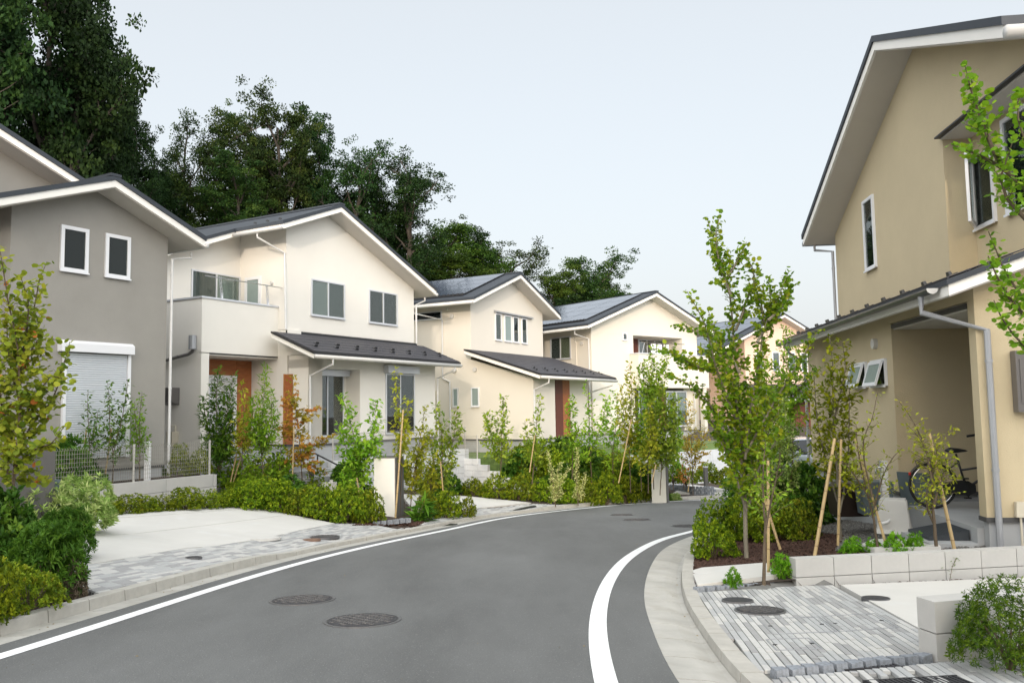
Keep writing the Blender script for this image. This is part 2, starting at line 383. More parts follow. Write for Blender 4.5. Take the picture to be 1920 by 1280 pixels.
# ------------------------------------------------------------------ the setting
YA, YC, YR = 1.0547, 0.679, 1.455
def seg(a, b, n): return list(np.linspace(a, b, n))
xs = seg(-420, -30, 10) + seg(-26, -14.5, 8) + seg(-14, 14, 94) + seg(15, 34, 14) + seg(45, 420, 10)
ys = seg(-60, -8, 5) + seg(-6, 44, 150) + seg(46, 70, 10) + seg(90, 900, 12)
def notroad(x, y):
    return ~((sdist(KF[::3], x, y) < -0.02) & (sdist(RG[::3], x, y) > 0.02) & (y > -5.5) & (y < 35.0) & (x < 55))
GROUND_LATER = True
n_ = min(len(KF), 9999)
def match(P, k=260):
    s = np.concatenate([[0], np.cumsum(np.linalg.norm(np.diff(P, axis=0), axis=1))]); t = np.linspace(0, s[-1], k)
    return np.array([np.interp(t, s, P[:, j]) for j in (0, 1)]).T
L_, R_ = match(ASL), match(ASR)
curves = [L_ * (1 - t) + R_ * t for t in np.linspace(0, 1, 9)]
tag(strip('road', curves, [lambda y: g(y)] * 9, M['asphalt']), kind='structure')
def line(name, P, wdt, z=0.004):
    A_, B_ = offs(P, wdt / 2), offs(P, -wdt / 2)
    return tag(strip(name, [B_, A_], [lambda y: g(y) + z] * 2, M['paint']), kind='structure')
line('edge_line', WL, 0.15); line('edge_line', WR, 0.15)
# gutter and kerb, cast in 60 cm (kerb) and 60 cm (pan) pieces
def kerb_run(inner, side, gw, hfun, pan_drop, label):
    root = empty('kerb', (0, 0, 0), kind='structure')
    s = np.concatenate([[0], np.cumsum(np.linalg.norm(np.diff(inner, axis=0), axis=1))]); Nn = normals(inner)
    step = 0.6; k = int(s[-1] / step); cnt = 0; far_k, far_g = MB(), MB()
    for i in range(k):
        a, b = i * step + .007, (i + 1) * step - .007
        ts = [a, (a + b) / 2, b]
        P = [np.array([np.interp(t, s, inner[:, 0]), np.interp(t, s, inner[:, 1])]) for t in ts]
        Nm = [np.array([np.interp(t, s, Nn[:, 0]), np.interp(t, s, Nn[:, 1])]) * side for t in ts]
        if P[0][1] < -3 or P[0][1] > 34: continue
        prof_k = [(0.0, -.03), (0.012, 1.0), (0.024, 1.06), (0.145, 1.06), (0.147, -.10)]
        kb = MB()
        for p, n in zip(P, Nm):
            h = float(hfun(p[1])); z0 = float(g(p[1]))
            for d, q in prof_k:
                zz = z0 + (h * q if q > 0 else q - pan_drop)
                kb.v.append((p[0] + n[0] * d, p[1] + n[1] * d, zz))
        m5 = len(prof_k)
        for r in range(2):
            for c in range(m5 - 1): kb.f.append((r * m5 + c, r * m5 + c + 1, (r + 1) * m5 + c + 1, (r + 1) * m5 + c))
        kb.f.append(tuple(range(m5))); kb.f.append(tuple(range(2 * m5, 3 * m5))[::-1])
        gb = MB(); prof_g = [(-gw, -.08), (-gw, .001), (-gw * .45, -pan_drop * .35), (-.05, -pan_drop), (0.0, -pan_drop * .85), (0.0, -.08)]
        for p, n in zip(P, Nm):
            z0 = float(g(p[1]))
            for d, q in prof_g: gb.v.append((p[0] + n[0] * d, p[1] + n[1] * d, z0 + q))
        m6 = len(prof_g)
        for r in range(2):
            for c in range(m6 - 1): gb.f.append((r * m6 + c, r * m6 + c + 1, (r + 1) * m6 + c + 1, (r + 1) * m6 + c))
        gb.f.append(tuple(range(m6))); gb.f.append(tuple(range(2 * m6, 3 * m6))[::-1])
        kb.build('kerb_stone', M['kerb'], root); gb.build('gutter_slab', M['gutter'], root)
    return root
kerb_run(KF, 1, 0.30, kerb_h, 0.015, '')
kerb_run(RG, -1, 0.40, lambda y: 0.035, 0.045, '')
base = strip('kerb_bedding', [offs(KF, .15), offs(KF, -.30)], [lambda y: g(y) - .05] * 2, M['joint']); tag(base, kind='structure')
base = strip('kerb_bedding', [offs(RG, .40), offs(RG, -.14)], [lambda y: g(y) - .06] * 2, M['joint']); tag(base, kind='structure')

# driveways: concrete sheets following the made ground
def inside(poly, x, y):
    x = np.atleast_1d(x); y = np.atleast_1d(y); c = np.zeros(x.shape, bool); n = len(poly)
    for i in range(n):
        x1, y1 = poly[i]; x2, y2 = poly[(i + 1) % n]
        if y1 == y2: continue
        q = ((y1 > y) != (y2 > y)) & (x < (x2 - x1) * (y - y1) / (y2 - y1) + x1); c ^= q
    return c
PAVED = []
def slab(name, poly, mat_, lift, th=0.16, step=0.35, ghfun=None):
    """polygon sheet draped over the ground with a rim"""
    import bmesh
    if name != 'stepping_slab': PAVED.append(poly)
    hf = ghfun or (lambda x, y: H(x, y)[0])
    bm = bmesh.new(); vs = [bm.verts.new((p[0], p[1], 0)) for p in poly]; bm.faces.new(vs)
    xs_ = [p[0] for p in poly]; ys_ = [p[1] for p in poly]
    for v0, v1, ax in ((min(xs_), max(xs_), 0), (min(ys_), max(ys_), 1)):
        t = v0 + step
        while t < v1:
            co = [0, 0, 0]; co[ax] = t; no = [0, 0, 0]; no[ax] = 1
            bmesh.ops.bisect_plane(bm, geom=bm.verts[:] + bm.edges[:] + bm.faces[:], plane_co=co, plane_no=no); t += step
    ext = bmesh.ops.extrude_face_region(bm, geom=bm.faces[:])
    low = {e for e in ext['geom'] if isinstance(e, bmesh.types.BMVert)}
    for v in bm.verts: v.co.z = float(hf(v.co.x, v.co.y)) + lift - (th if v in low else 0)
    bmesh.ops.recalc_face_normals(bm, faces=bm.faces[:])
    me = bpy.data.meshes.new(name); bm.to_mesh(me); bm.free(); me.materials.append(mat_)
    o = bpy.data.objects.new(name, me); COL.objects.link(o); return tag(o, kind='structure')
def P2(px, py): v = hit(px, py); return (v.x, v.y)
def onk(P, y, d=0.012):
    i = int(np.argmin(abs(P[:, 1] - y))); n = normals(P)[i]; return (P[i][0] + n[0] * d, P[i][1] + n[1] * d)
Cc = (-6.24, 18.05)
dA0 = np.array([math.cos(YA), math.sin(YA)]); dA1 = np.array([-math.sin(YA), math.cos(YA)])
bk = [Cc, tuple(np.array(Cc) - dA0 * 4.6)]
pb = [P2(*q) for q in ((150, 1060), (300, 1035), (417, 1021), (500, 1008), (560, 994), (628, 981))]
slab('driveway', [bk[1]] + pb + [bk[0]], M['drive'], 0.0)
kb_near = [tuple(p) for p in KBL if 8.5 < p[1] < 19.3]
pave_l = [P2(112, 1082), onk(KBL, 8.8), onk(KBL, 9.6)] + [onk(KBL, y) for y in np.arange(10.2, 18.2, .8)] + [P2(742, 991), P2(690, 981)] + [(p[0] + .01, p[1] - .01) for p in pb[::-1]]
slab('paver_bed', pave_l, M['joint'], -0.02, .14)
e0, e1 = np.array(bk[1]), np.array(pb[0]); q0, q1 = np.array(Cc), np.array(pb[-1])
for t_ in (.30, .62):
    a_, b_ = e0 + (e1 - e0) * t_ + dA0 * .3, q0 + (q1 - q0) * t_ - dA0 * .3
    o_ = slab('control_joint', [tuple(a_), tuple(a_ + dA1 * -.012), tuple(b_ + dA1 * -.012), tuple(b_)], M['kerb'], .003, .01); PAVED.pop()
# second driveway, behind the planted island
dw2 = [P2(753, 926), P2(879, 930), P2(996, 942), P2(900, 951), P2(860, 962), P2(790, 972)]
slab('driveway', dw2, M['drive'], 0.0)
pv2 = [onk(KBL, 18.9), onk(KBL, 20), onk(KBL, 21), onk(KBL, 22), onk(KBL, 23), onk(KBL, 24.2), P2(1050, 946), P2(1000, 944), P2(903, 953), P2(866, 965), P2(800, 975), P2(775, 985)]
slab('paver_bed', pv2, M['joint'], -0.02, .14)
# third driveway far down the road
dw3 = [P2(1262, 924), P2(1290, 908), P2(1330, 912), P2(1362, 917), P2(1370, 926)]
slab('driveway', dw3, M['drive'], .01)
# right hand side
gr1, gr2 = (1.86, 8.72), (3.02, 9.05)
lo1, lo2 = (1.60, 5.40), (2.80, 5.74)
rt = [(3.45, 8.98), (3.16, 6.58), (3.02, 5.86)]
slab('driveway', [(3.49, 8.96), (3.20, 6.58), (3.06, 5.90), (6.5, 6.75), (9, 7.3), (9, 9.7), (6.9, 9.46)], M['drive'], 0.0)
slab('paver_bed', [onk(KBR, y, -.012) for y in np.arange(2.6, 8.8, .6)] + [gr1, gr2, rt[0], rt[1], rt[2], (6.5, 6.7), (9, 7.2), (9, 2.6)], M['joint'], -0.025, .14)
slab('stepping_slab', [P2(1296, 1074), P2(1436, 1059), P2(1458, 1082), P2(1308, 1101)], M['drive'], 0.03, .06)
slab('stepping_slab', [P2(1610, 1030), P2(1640, 1018), P2(1752, 1022), P2(1765, 1034), P2(1640, 1037)], M['drive'], 0.06, .06)

# pavers, laid lengthwise in courses; single bricks where they can be told apart
def pave(polys, d, spacing, length, origin, rng, thick=.05, gap=.007):
    d = np.array(d, float); d /= np.linalg.norm(d); n = np.array([-d[1], d[0]]); out_ = []
    for poly in polys:
        Pp = np.array(poly); s = (Pp - origin) @ n
        k0, k1 = int(math.floor(s.min() / spacing)), int(math.ceil(s.max() / spacing))
        for k in range(k0, k1):
            c = (k + .5) * spacing; ts = []
            for i in range(len(Pp)):
                a, b = Pp[i], Pp[(i + 1) % len(Pp)]; sa, sb = (a - origin) @ n - c, (b - origin) @ n - c
                if sa * sb < 0: ts.append(((a - origin) @ d) + (((b - a) @ d)) * (sa / (sa - sb)))
            ts.sort()
            for j in range(0, len(ts) - 1, 2):
                t = ts[j] + .006; e = ts[j + 1] - .006; first = rng.uniform(.25, 1) * length
                while t < e - .02:
                    u = min(t + first, e)
                    if e - u < .05: u = e
                    out_.append((origin + n * c + d * (t + u) / 2, (u - t) - gap, rng.random())); t = u; first = length
    return out_, d, n
def lay(root, bricks, d, wd, limit, mats, rng, key, zf, thick=.04):
    bricks.sort(key=key); meshes = {}
    ang = math.atan2(d[1], d[0]); stuff = [MB(), MB(), MB()]
    for i, (c, ln, r) in enumerate(bricks):
        mi = 0 if r < .38 else (1 if r < .74 else 2)
        z = zf(c); e = .04; sl = (zf(c + np.array(d) * e) - z) / e; nn = np.array([-d[1], d[0]]); sn = (zf(c + nn * e) - z) / e
        q = Vector((d[0], d[1], sl)).normalized(); s_ = Vector((nn[0], nn[1], sn)).normalized(); up = q.cross(s_).normalized(); s_ = up.cross(q)
        mt = Matrix((q, s_, up)).transposed().to_4x4(); mt.translation = Vector((c[0], c[1], z + rng.uniform(-.0015, .0015)))
        if i < limit:
            L = round(ln / .02) * .02 if ln < .99 * max(b[1] for b in bricks[:1]) else ln
            k_ = (round(ln, 2), mi)
            if k_ not in meshes:
                mb = MB(); h = ln / 2; w2 = wd / 2; b = .004
                mb.add([(-h, -w2, -thick), (h, -w2, -thick), (h, w2, -thick), (-h, w2, -thick), (-h, -w2, -b), (h, -w2, -b), (h, w2, -b), (-h, w2, -b),
                        (-h + b, -w2 + b, 0), (h - b, -w2 + b, 0), (h - b, w2 - b, 0), (-h + b, w2 - b, 0)],
                       [(8, 9, 10, 11), (4, 5, 9, 8), (5, 6, 10, 9), (6, 7, 11, 10), (7, 4, 8, 11), (0, 1, 5, 4), (1, 2, 6, 5), (2, 3, 7, 6), (3, 0, 4, 7)])
                meshes[k_] = mb.mesh('brick', mats[mi])
            link('brick', meshes[k_], root, mat4=mt)
        else:
            h, w2 = ln / 2, wd / 2
            vs = [mt @ Vector(p) for p in ((-h, -w2, 0), (h, -w2, 0), (h, w2, 0), (-h, w2, 0), (-h, -w2, -.02), (h, -w2, -.02), (h, w2, -.02), (-h, w2, -.02))]
            stuff[mi].add(vs, [(0, 1, 2, 3), (0, 4, 5, 1), (1, 5, 6, 2), (2, 6, 7, 3), (3, 7, 4, 0)])
    allm = MB(); idx = []
    for mi, sm in enumerate(stuff):
        allm.add(sm.v, sm.f); idx += [mi] * len(sm.f)
    if allm.v:
        o = allm.build('far_brick', None, root); o['kind'] = 'stuff'
        for m_ in mats: o.data.materials.append(m_)
        o.data.polygons.foreach_set('material_index', idx)
mats3 = [M['pl'], M['pm'], M['pd']]
HZ = lambda c: float(H(c[0], c[1])[0])
rr = random.Random(3)
dR0 = (math.cos(YR), math.sin(YR))
apron_r = empty('paver_apron', (0, 0, 0), kind='structure')
polyA = [onk(KBR, y, -.015) for y in np.arange(5.5, 8.75, .25)] + [(1.86, 8.6), (3.02, 8.93), (3.42, 8.95), rt[1], (3.0, 5.90)]
GZ = lambda c: float(g(c[1])) + .03
polyB = [onk(KBR, y, -.015) for y in np.arange(3.4, 5.35, .3)] + [(1.62, 5.28), (2.9, 5.62), (5.2, 6.1), (5.2, 3.4)]
HOLES = []
br, d_, n2_ = pave([polyA, polyB], dR0, .053, .36, np.array([1.5, 5.0]), rr)
GRATES = [((2.28, 5.55), .50, .16), ((2.45, 5.13), .62, .20)]
def free(c):
    for (cx, cy), lx, ly in GRATES:
        if abs(c[0] - cx) < lx / 2 + .01 and abs(c[1] - cy) < ly / 2 + .03: return False
    return True
br = [b for b in br if free(b[0]) and b[1] > .02]
lay(apron_r, br, d_, .0455, 300, mats3, rr, lambda b: (b[0][1] if b[0][1] > 4.3 else 20), GZ)
apron_l = empty('paver_apron', (0, 0, 0), kind='structure')
dl_ = np.array(KBL[int(np.argmin(abs(KBL[:, 1] - 15)))]) - np.array(KBL[int(np.argmin(abs(KBL[:, 1] - 11)))])
br, d_, n2_ = pave([pave_l], dl_, .062, .24, np.array([-4., 11.]), rr)
lay(apron_l, br, d_, .056, 300, mats3, rr, lambda b: b[0][1], HZ)
apron_m = empty('paver_apron', (0, 0, 0), kind='structure')
dl2 = np.array(KBL[int(np.argmin(abs(KBL[:, 1] - 23)))]) - np.array(KBL[int(np.argmin(abs(KBL[:, 1] - 19)))])
br, d_, n2_ = pave([pv2], dl2, .062, .24, np.array([-1., 21.]), rr)
lay(apron_m, br, d_, .056, 120, mats3, rr, lambda b: b[0][1], HZ)

def ground_z(x, y):
    z = H(x, y) - 0.02
    road = (sdist(KBL[::3], x, y) < 0.0) & (sdist(KBR[::3], x, y) > 0.0) & (y > -5.9) & (y < 36)
    z = np.where(road, g(y) - .22, z)
    for p in PAVED: z = np.where(inside(p, x, y), z - .12, z)
    return z
def nearright(x, y): return (sdist(KBR[::3], x, y) < 0.05) & (y > 2) & (y < 14.2) & (x < 9.3)
gr = grid_obj('ground', xs, ys, ground_z, M['soil'], lambda x, y: notroad(x, y) & ~nearright(x, y)); tag(gr, kind='structure')
gb_ = grid_obj('planting_bed', np.arange(1.6, 9.9, .07), np.arange(8.5, 15.2, .07), lambda x, y: H(x, y) - .02, M['soil'], lambda x, y: (sdist(KBR[::3], x, y) < -.01) & (y > 8.72 + .17 * (x - 1.84) + .02)); tag(gb_, kind='structure')
def hill(x, y):
    x = np.asarray(x, float); y = np.asarray(y, float)
    t = np.clip((y - (34 - .42 * np.clip(-x - 12, 0, 20))) / 11, 0, 1); t = t * t * (3 - 2 * t)
    sd = 1 - .6 * np.clip((x + 6) / 12, 0, 1)
    return g(y) - .6 + t * 9.0 * sd + .25 * np.sin(x * .7) * t
hl_ = grid_obj('wooded_hill', np.linspace(-90, 16, 60), np.linspace(26, 110, 50), hill, M['soil']); tag(hl_, kind='structure')
# granite setts
def sett_mesh(seed):
    r = random.Random(seed); mb = MB(); mb.frus((0, 0, -.05), .05, .045, (0, 0, .03), .042, .036)
    mb.v = [(x + r.uniform(-.006, .006), y + r.uniform(-.006, .006), z + r.uniform(-.006, .006)) for x, y, z in mb.v]
    return mb.mesh('sett', M['granite'])
SETT = [sett_mesh(i) for i in range(6)]
def setts(p0, p1, label, h=None, rows=1, sp=.108, s=1.0):
    p0, p1 = np.array(p0), np.array(p1); L = np.linalg.norm(p1 - p0); k = int(L / (sp * s)); root = empty('granite_edging', (p0[0], p0[1], HZ(p0)), kind='structure')
    a = math.atan2(*(p1 - p0)[::-1])
    for r in range(rows):
        for i in range(k):
            c = p0 + (p1 - p0) * ((i + .5 + .5 * (r % 2)) / k); z = (h if h is not None else max(float(g(c[1])) + .035, 0 * HZ(c) - 9)) + r * .085 * s
            o = link('sett', SETT[rr.randrange(6)], root, (c[0] - p0[0], c[1] - p0[1], z - HZ(p0)), (rr.uniform(-.05, .05), rr.uniform(-.05, .05), a + rr.uniform(-.06, .06)), s)
    return root
setts(gr1, (gr2[0] - .02, gr2[1]), '')
setts((1.62, 5.335), (2.80, 5.70), '')

# block walls
def block_mesh(L, h, t, mt):
    mb = MB(); mb.box(-L / 2 + .004, L / 2 - .004, -t / 2, t / 2, 0.004, h - .004); return mb.mesh('block', mt)
def block_wall(name, label, p0, p1, ztop, courses, L=.4, h=.2, t=.13, mt=None, group=None, shrink=0.0, cap=None, cat='wall', flat=False):
    mt = mt or M['blockw']; p0, p1 = np.array(p0, float), np.array(p1, float); a = math.atan2(*(p1 - p0)[::-1]); D = np.linalg.norm(p1 - p0)
    root = empty(name, (p0[0], p0[1], ztop - courses * h), a, label, cat, group)
    cache = {}; core = MB()
    for c in range(courses):
        zz = (courses - 1 - c) * h; DD = D + c * shrink
        off = 0 if (c % 2 == 0 or flat) else L / 2; x = -off
        while x < DD - .02:
            x0, x1 = max(x, 0), min(x + L, DD); ln = round(x1 - x0, 3)
            if ln > .04:
                k_ = (ln,)
                if k_ not in cache: cache[k_] = block_mesh(ln, h, t, mt)
                link('block', cache[k_], root, ((x0 + x1) / 2, rr.uniform(-.001, .001), zz), None)
            x += L
        core.box(0.01, DD - .01, -t / 2 + .010, t / 2 - .010, zz, zz + h - .005)
    core.build('mortar', M['joint'] if mt is M['block'] else M['kerb'], root)
    return root
block_wall('block_wall', 'long low grey concrete block wall, two courses high, in front of the tan house', (2.99, 8.99), (7.5, 9.72), -.265, 2, L=.445, h=.2, t=.14, mt=M['block'], flat=True)
block_wall('block_wall', 'short stub of concrete block wall at the lower right, beside the bush', (2.80, 5.72), (5.4, 6.35), .05, 2, L=.9, h=.215, t=.17, mt=M['block'], flat=True)
def Aw(x, y): o = np.array([-6.54, 23.5]) + dA0 * x + dA1 * y; return (o[0], o[1])
def Bw(x, y): o = np.array([-1.62, 32.0]) + dA0 * x + dA1 * y; return (o[0], o[1])
dC0 = np.array([math.cos(YC), math.sin(YC)]); dC1 = np.array([-math.sin(YC), math.cos(YC)])
def Cw(x, y): o = np.array([3.70, 38.0]) + dC0 * x + dC1 * y; return (o[0], o[1])
# raised yards behind their walls
def terrace(name, pts, ztop, mt, zbot=-4.5):
    mb = MB(); mb.prism(pts, zbot, ztop, 'z'); return tag(mb.build(name, mt), kind='structure')
fw1 = np.array([-6.72, 18.2]) + dA0 * .12; fw0 = fw1 - dA0 * 8.5
terrace('yard_soil', [tuple(fw0 + dA1 * .1), tuple(fw1 + dA1 * .1), Aw(-4.2, -1.4), Aw(-4.2, 12), tuple(fw0 + dA1 * 14)], -.03, M['soil'])
block_wall('retaining_wall', 'low pale concrete wall under the mesh fence, behind the left driveway', fw0, fw1, .03, 3, L=1.2, h=.26, t=.16, mt=M['block'], flat=True)
terrace('terrace', [Aw(-4.3, -.5), Aw(-1.9, -.5), Aw(-1.9, -1.93), Aw(6.5, -1.93), Aw(6.5, 9), Aw(-4.3, 9)], .02, M['found'])
block_wall('retaining_wall', 'white block retaining wall below the first cream house', Aw(-.35, -2.0), Aw(6.5, -2.0), .02, 7, L=.4, h=.2, t=.13)
block_wall('retaining_wall', 'white block wall stepping down to the road between the two cream houses', Bw(-3.55, .9), Bw(-3.55, -2.55), -.30, 6, L=.4, h=.2, t=.13, shrink=.38)
terrace('terrace', [Bw(-3.48, -2.2), Bw(6.6, -3.4), Bw(7.5, 9), Bw(-3.48, 9)], -.31, M['grass'])
terrace('terrace', [Cw(-4.5, -6.4), Cw(9.5, -6.4), Cw(12, 6), Cw(-4.5, 9)], -.42, M['grass'])
block_wall('retaining_wall', 'smooth white retaining wall under the lawn of the third cream house', Cw(-4.6, -6.5), Cw(9.6, -6.5), -.42, 4, L=2.4, h=.45, t=.15, mt=M['blockw'], flat=True)
# entrance steps of the first cream house
st = empty('entrance_steps', (*Aw(-1.1, -1.0), 0), YA, 'grey concrete entrance steps climbing to the porch of the first cream house', 'steps')
for i in range(5):
    b_ = MB(); b_.box(-.78, .70, -.95 - .3 * (i + 1), -.95 - .3 * i + (0 if i else .9), -2.2, .02 - .16 * (i + 1)); b_.build('step', M['found'], st)
hr = empty('handrail', (*Aw(-.6, -2.2), -.5), YA, 'short dark metal handrail beside the entrance steps', 'handrail')
b_ = MB(); b_.tube([(0, .5, .75), (0, -.6, .35)], .022, 8); b_.build('rail', M['black'], hr)
for yy, zz in ((.4, .71), (-.5, .39)):
    b_ = MB(); b_.tube([(0, yy, -.5), (0, yy, zz)], .018, 8); b_.build('leg', M['black'], hr)

# loose bark, gravel
def scatter(name, poly, n, mesh_fn, mt, zf, size, seed, kind='stuff'):
    r = np.random.default_rng(seed); xs_ = [p[0] for p in poly]; ys_ = [p[1] for p in poly]; pts = []
    while len(pts) < n:
        x = r.uniform(min(xs_), max(xs_), n); y = r.uniform(min(ys_), max(ys_), n); k_ = inside(poly, x, y); pts += list(zip(x[k_], y[k_]))
    pts = np.array(pts[:n]); z = H(pts[:, 0], pts[:, 1]); base_v, base_f = mesh_fn; nb = len(base_v)
    V = np.zeros((n, nb, 3)); bv = np.array(base_v)
    for i in range(n):
        a, b, c = r.uniform(0, 6.28), r.uniform(-.5, .5), r.uniform(-.5, .5); s = size * r.uniform(.5, 1.4)
        Rm = np.array(Matrix.Rotation(a, 3, 'Z') @ Matrix.Rotation(b, 3, 'X') @ Matrix.Rotation(c, 3, 'Y'))
        V[i] = (bv * s * np.array([1, r.uniform(.4, 1), 1])) @ Rm.T + [pts[i, 0], pts[i, 1], z[i] + zf + r.uniform(0, size * .35)]
    Fc = (np.array(base_f)[None] + (np.arange(n) * nb)[:, None, None]).reshape(-1, len(base_f[0]))
    me = bpy.data.meshes.new(name); me.from_pydata(V.reshape(-1, 3).tolist(), [], Fc.tolist()); me.update(); me.materials.append(mt)
    o = bpy.data.objects.new(name, me); COL.objects.link(o); tag(o, kind=kind); return o
chip = ([(-.5, -.35, 0), (.5, -.25, 0), (.45, .35, 0), (-.4, .3, 0), (0, 0, .22)], [(0, 1, 4), (1, 2, 4), (2, 3, 4), (3, 0, 4)])
mulch = M['mulch1']; M['mulch2'] = mat('bark_chip', (.030, .018, .014), .9, 0, 35, col2=(.10, .056, .042), spec=.2)
bedR = [onk(KBR, y, -.01) for y in np.arange(8.85, 14.8, .5)] + [(4.6, 15), (5.2, 12.6), (4.2, 10.9), (5.4, 9.9), (5.2, 9.55), (3.0, 9.15), (1.9, 8.84)]
scatter('bark_mulch', bedR, 15000, chip, M['mulch2'], -.022, .05, 1)
scatter('bark_mulch', [(3.45, 8.975), (7.5, 9.64), (7.5, 9.58), (3.45, 8.93)], 500, chip, M['mulch2'], -.02, .04, 2)
bedI = [P2(660, 985), P2(700, 985), P2(745, 984), P2(780, 986), P2(800, 978), P2(790, 971), P2(745, 976), P2(700, 974)]
scatter('bark_mulch', bedI, 1500, chip, M['mulch2'], -.01, .06, 3)
stone = ([(-.5, -.4, 0), (.5, -.4, 0), (.5, .4, 0), (-.5, .4, 0), (-.3, -.2, .5), (.3, -.25, .5), (.3, .25, .5), (-.3, .2, .5)], [(4, 5, 6, 7), (0, 1, 5, 4), (1, 2, 6, 5), (2, 3, 7, 6), (3, 0, 4, 7)])
scatter('gravel', [(4.2, 10.9), (5.4, 9.9), (6.2, 10.2), (6.4, 16), (5.2, 16), (5.0, 12.6)], 9000, stone, M['gravel'], -.012, .03, 4)

# fallen leaves and grit lying in the gutters and on the road
litter = ([(-.5, 0, 0), (0, -.3, .03), (.5, 0, 0), (0, .3, .05)], [(0, 1, 2, 3)])
M['litter'] = mat('fallen_leaf', (.14, .10, .04), .8, 0, 25, col2=(.30, .22, .07))
def band(P, a, b, y0, y1):
    Q = P[(P[:, 1] > y0) & (P[:, 1] < y1)]; n = normals(Q); return [tuple(p) for p in Q + n * a] + [tuple(p) for p in (Q + n * b)[::-1]]
for k_, (P_, a_, b_, n_, s_) in enumerate(((RG, .02, .25, 60, .028), (KF, -.25, -.02, 70, .028), (KF, -2.5, -.3, 40, .02), (RG, .45, 2.2, 30, .02))):
    o_ = scatter('leaf_litter', band(P_, a_, b_, 3, 22), n_, litter, M['litter'], 0, s_, 50 + k_)
    co = np.zeros(len(o_.data.vertices) * 3); o_.data.vertices.foreach_get('co', co); co = co.reshape(-1, 3)
    base_z = np.repeat(co.reshape(-1, 4, 3)[:, :, 2].mean(1) * 0 + g(co.reshape(-1, 4, 3)[:, :, 1].mean(1)), 4)
    co[:, 2] = base_z + .004 + (np.arange(len(co)) % 4 == 3) * .004 - (.03 if k_ == 0 else .008 if k_ == 1 else 0); o_.data.vertices.foreach_set('co', co.ravel()); o_.data.update()
# ------------------------------------------------------------------ building parts
def place4(plane, w0, w1, z0, c):
    """window frame of reference: x along the width, -y outwards"""
    if plane == 'g': return Matrix.Translation((w0, c, z0))                       # faces -y
    if plane == 's': return Matrix.Translation((c, w1, z0)) @ Matrix.Rotation(-math.pi / 2, 4, 'Z')   # faces -x
    if plane == 'b': return Matrix.Translation((w1, c, z0)) @ Matrix.Rotation(math.pi, 4, 'Z')        # faces +y
def window(root, plane, w0, w1, z0, z1, c, n=2, back='inside', fm=None, fw=.045, sill=True, name='window', backs=None, label=None, trans=None):
    W, Hh = abs(w1 - w0), z1 - z0; fm = fm or M['alu']; mb = MB()
    mb.box(0, fw, -.045, -.001, 0, Hh).box(W - fw, W, -.045, -.001, 0, Hh).box(fw, W - fw, -.045, -.001, Hh - fw, Hh).box(fw, W - fw, -.045, -.001, 0, fw)
    pw = (W - 2 * fw) / n
    for i in range(1, n): mb.box(fw + i * pw - fw * .55, fw + i * pw + fw * .55, -.04, -.001, fw, Hh - fw)
    if sill: mb.box(-.015, W + .015, -.065, -.046, -.02, .012)
    if trans: mb.box(fw, W - fw, -.04, -.001, trans - .02, trans + .02)
    o = mb.build(name, fm, root, label=label); o.matrix_local = place4(plane, min(w0, w1), max(w0, w1), z0, c)
    for i in range(n):
        x0 = fw + i * pw + (fw * .55 if i else 0); x1 = fw + (i + 1) * pw - (fw * .55 if i < n - 1 else 0); yy = -.024 if i % 2 else -.018
        bk = (backs[i] if backs else back)
        if bk == 'frost': MB().box(x0, x1, yy - .005, yy, fw, Hh - fw).build('pane', M['frost'], o); continue
        MB().box(x0, x1, yy - .004, yy, fw, Hh - fw).build('pane', GL, o)
        if bk.startswith('curtain'):
            cb = MB(); k = max(8, int((x1 - x0) / .03)); pts = [(x0 + (x1 - x0) * j / k, -.008 + .003 * math.sin(j * 1.9 + i)) for j in range(k + 1)]
            cb.prism(pts + [(x1, -.002), (x0, -.002)], fw, Hh - fw, 'z'); cb.build('curtain', M[bk], o)
        elif bk == 'blind':
            bb = MB(); q = int((Hh - 2 * fw) / .05)
            for j in range(q): bb.add([(x0, -.004, fw + j * .05), (x1, -.004, fw + j * .05), (x1, -.012, fw + j * .05 + .045), (x0, -.012, fw + j * .05 + .045)], [(0, 1, 2, 3)])
            bb.build('blind', M['blind'], o)
        else: MB().box(x0, x1, -.006, -.0015, fw, Hh - fw).build('room', M['inside'], o)
    return o
def roof_slab(root, poly_lo, ax, a0, a1, z_off=0.0, over=.03):
    """poly_lo: two (u,z) points of the soffit line; ax: extrusion axis; layers: soffit, white body, dark covering"""
    (u0, z0), (u1, z1) = poly_lo
    def lay_(zl, zh, n_, m_, e=0.0, s=0.0):
        du = u1 - u0; L = abs(du); k = e / L
        p0 = (u0 - du * k, z0 - (z1 - z0) * k); p1 = (u1 + du * k, z1 + (z1 - z0) * k)
        return MB().prism([(p0[0], p0[1] + zl), (p1[0], p1[1] + zl), (p1[0], p1[1] + zh), (p0[0], p0[1] + zh)], a0 - s, a1 + s, ax).build(n_, m_, root)
    lay_(0, .02, 'soffit', M['soffit'], 0, -.025); lay_(.0, .17, 'fascia', M['fascia'], 0, 0) if False else None
    return lay_
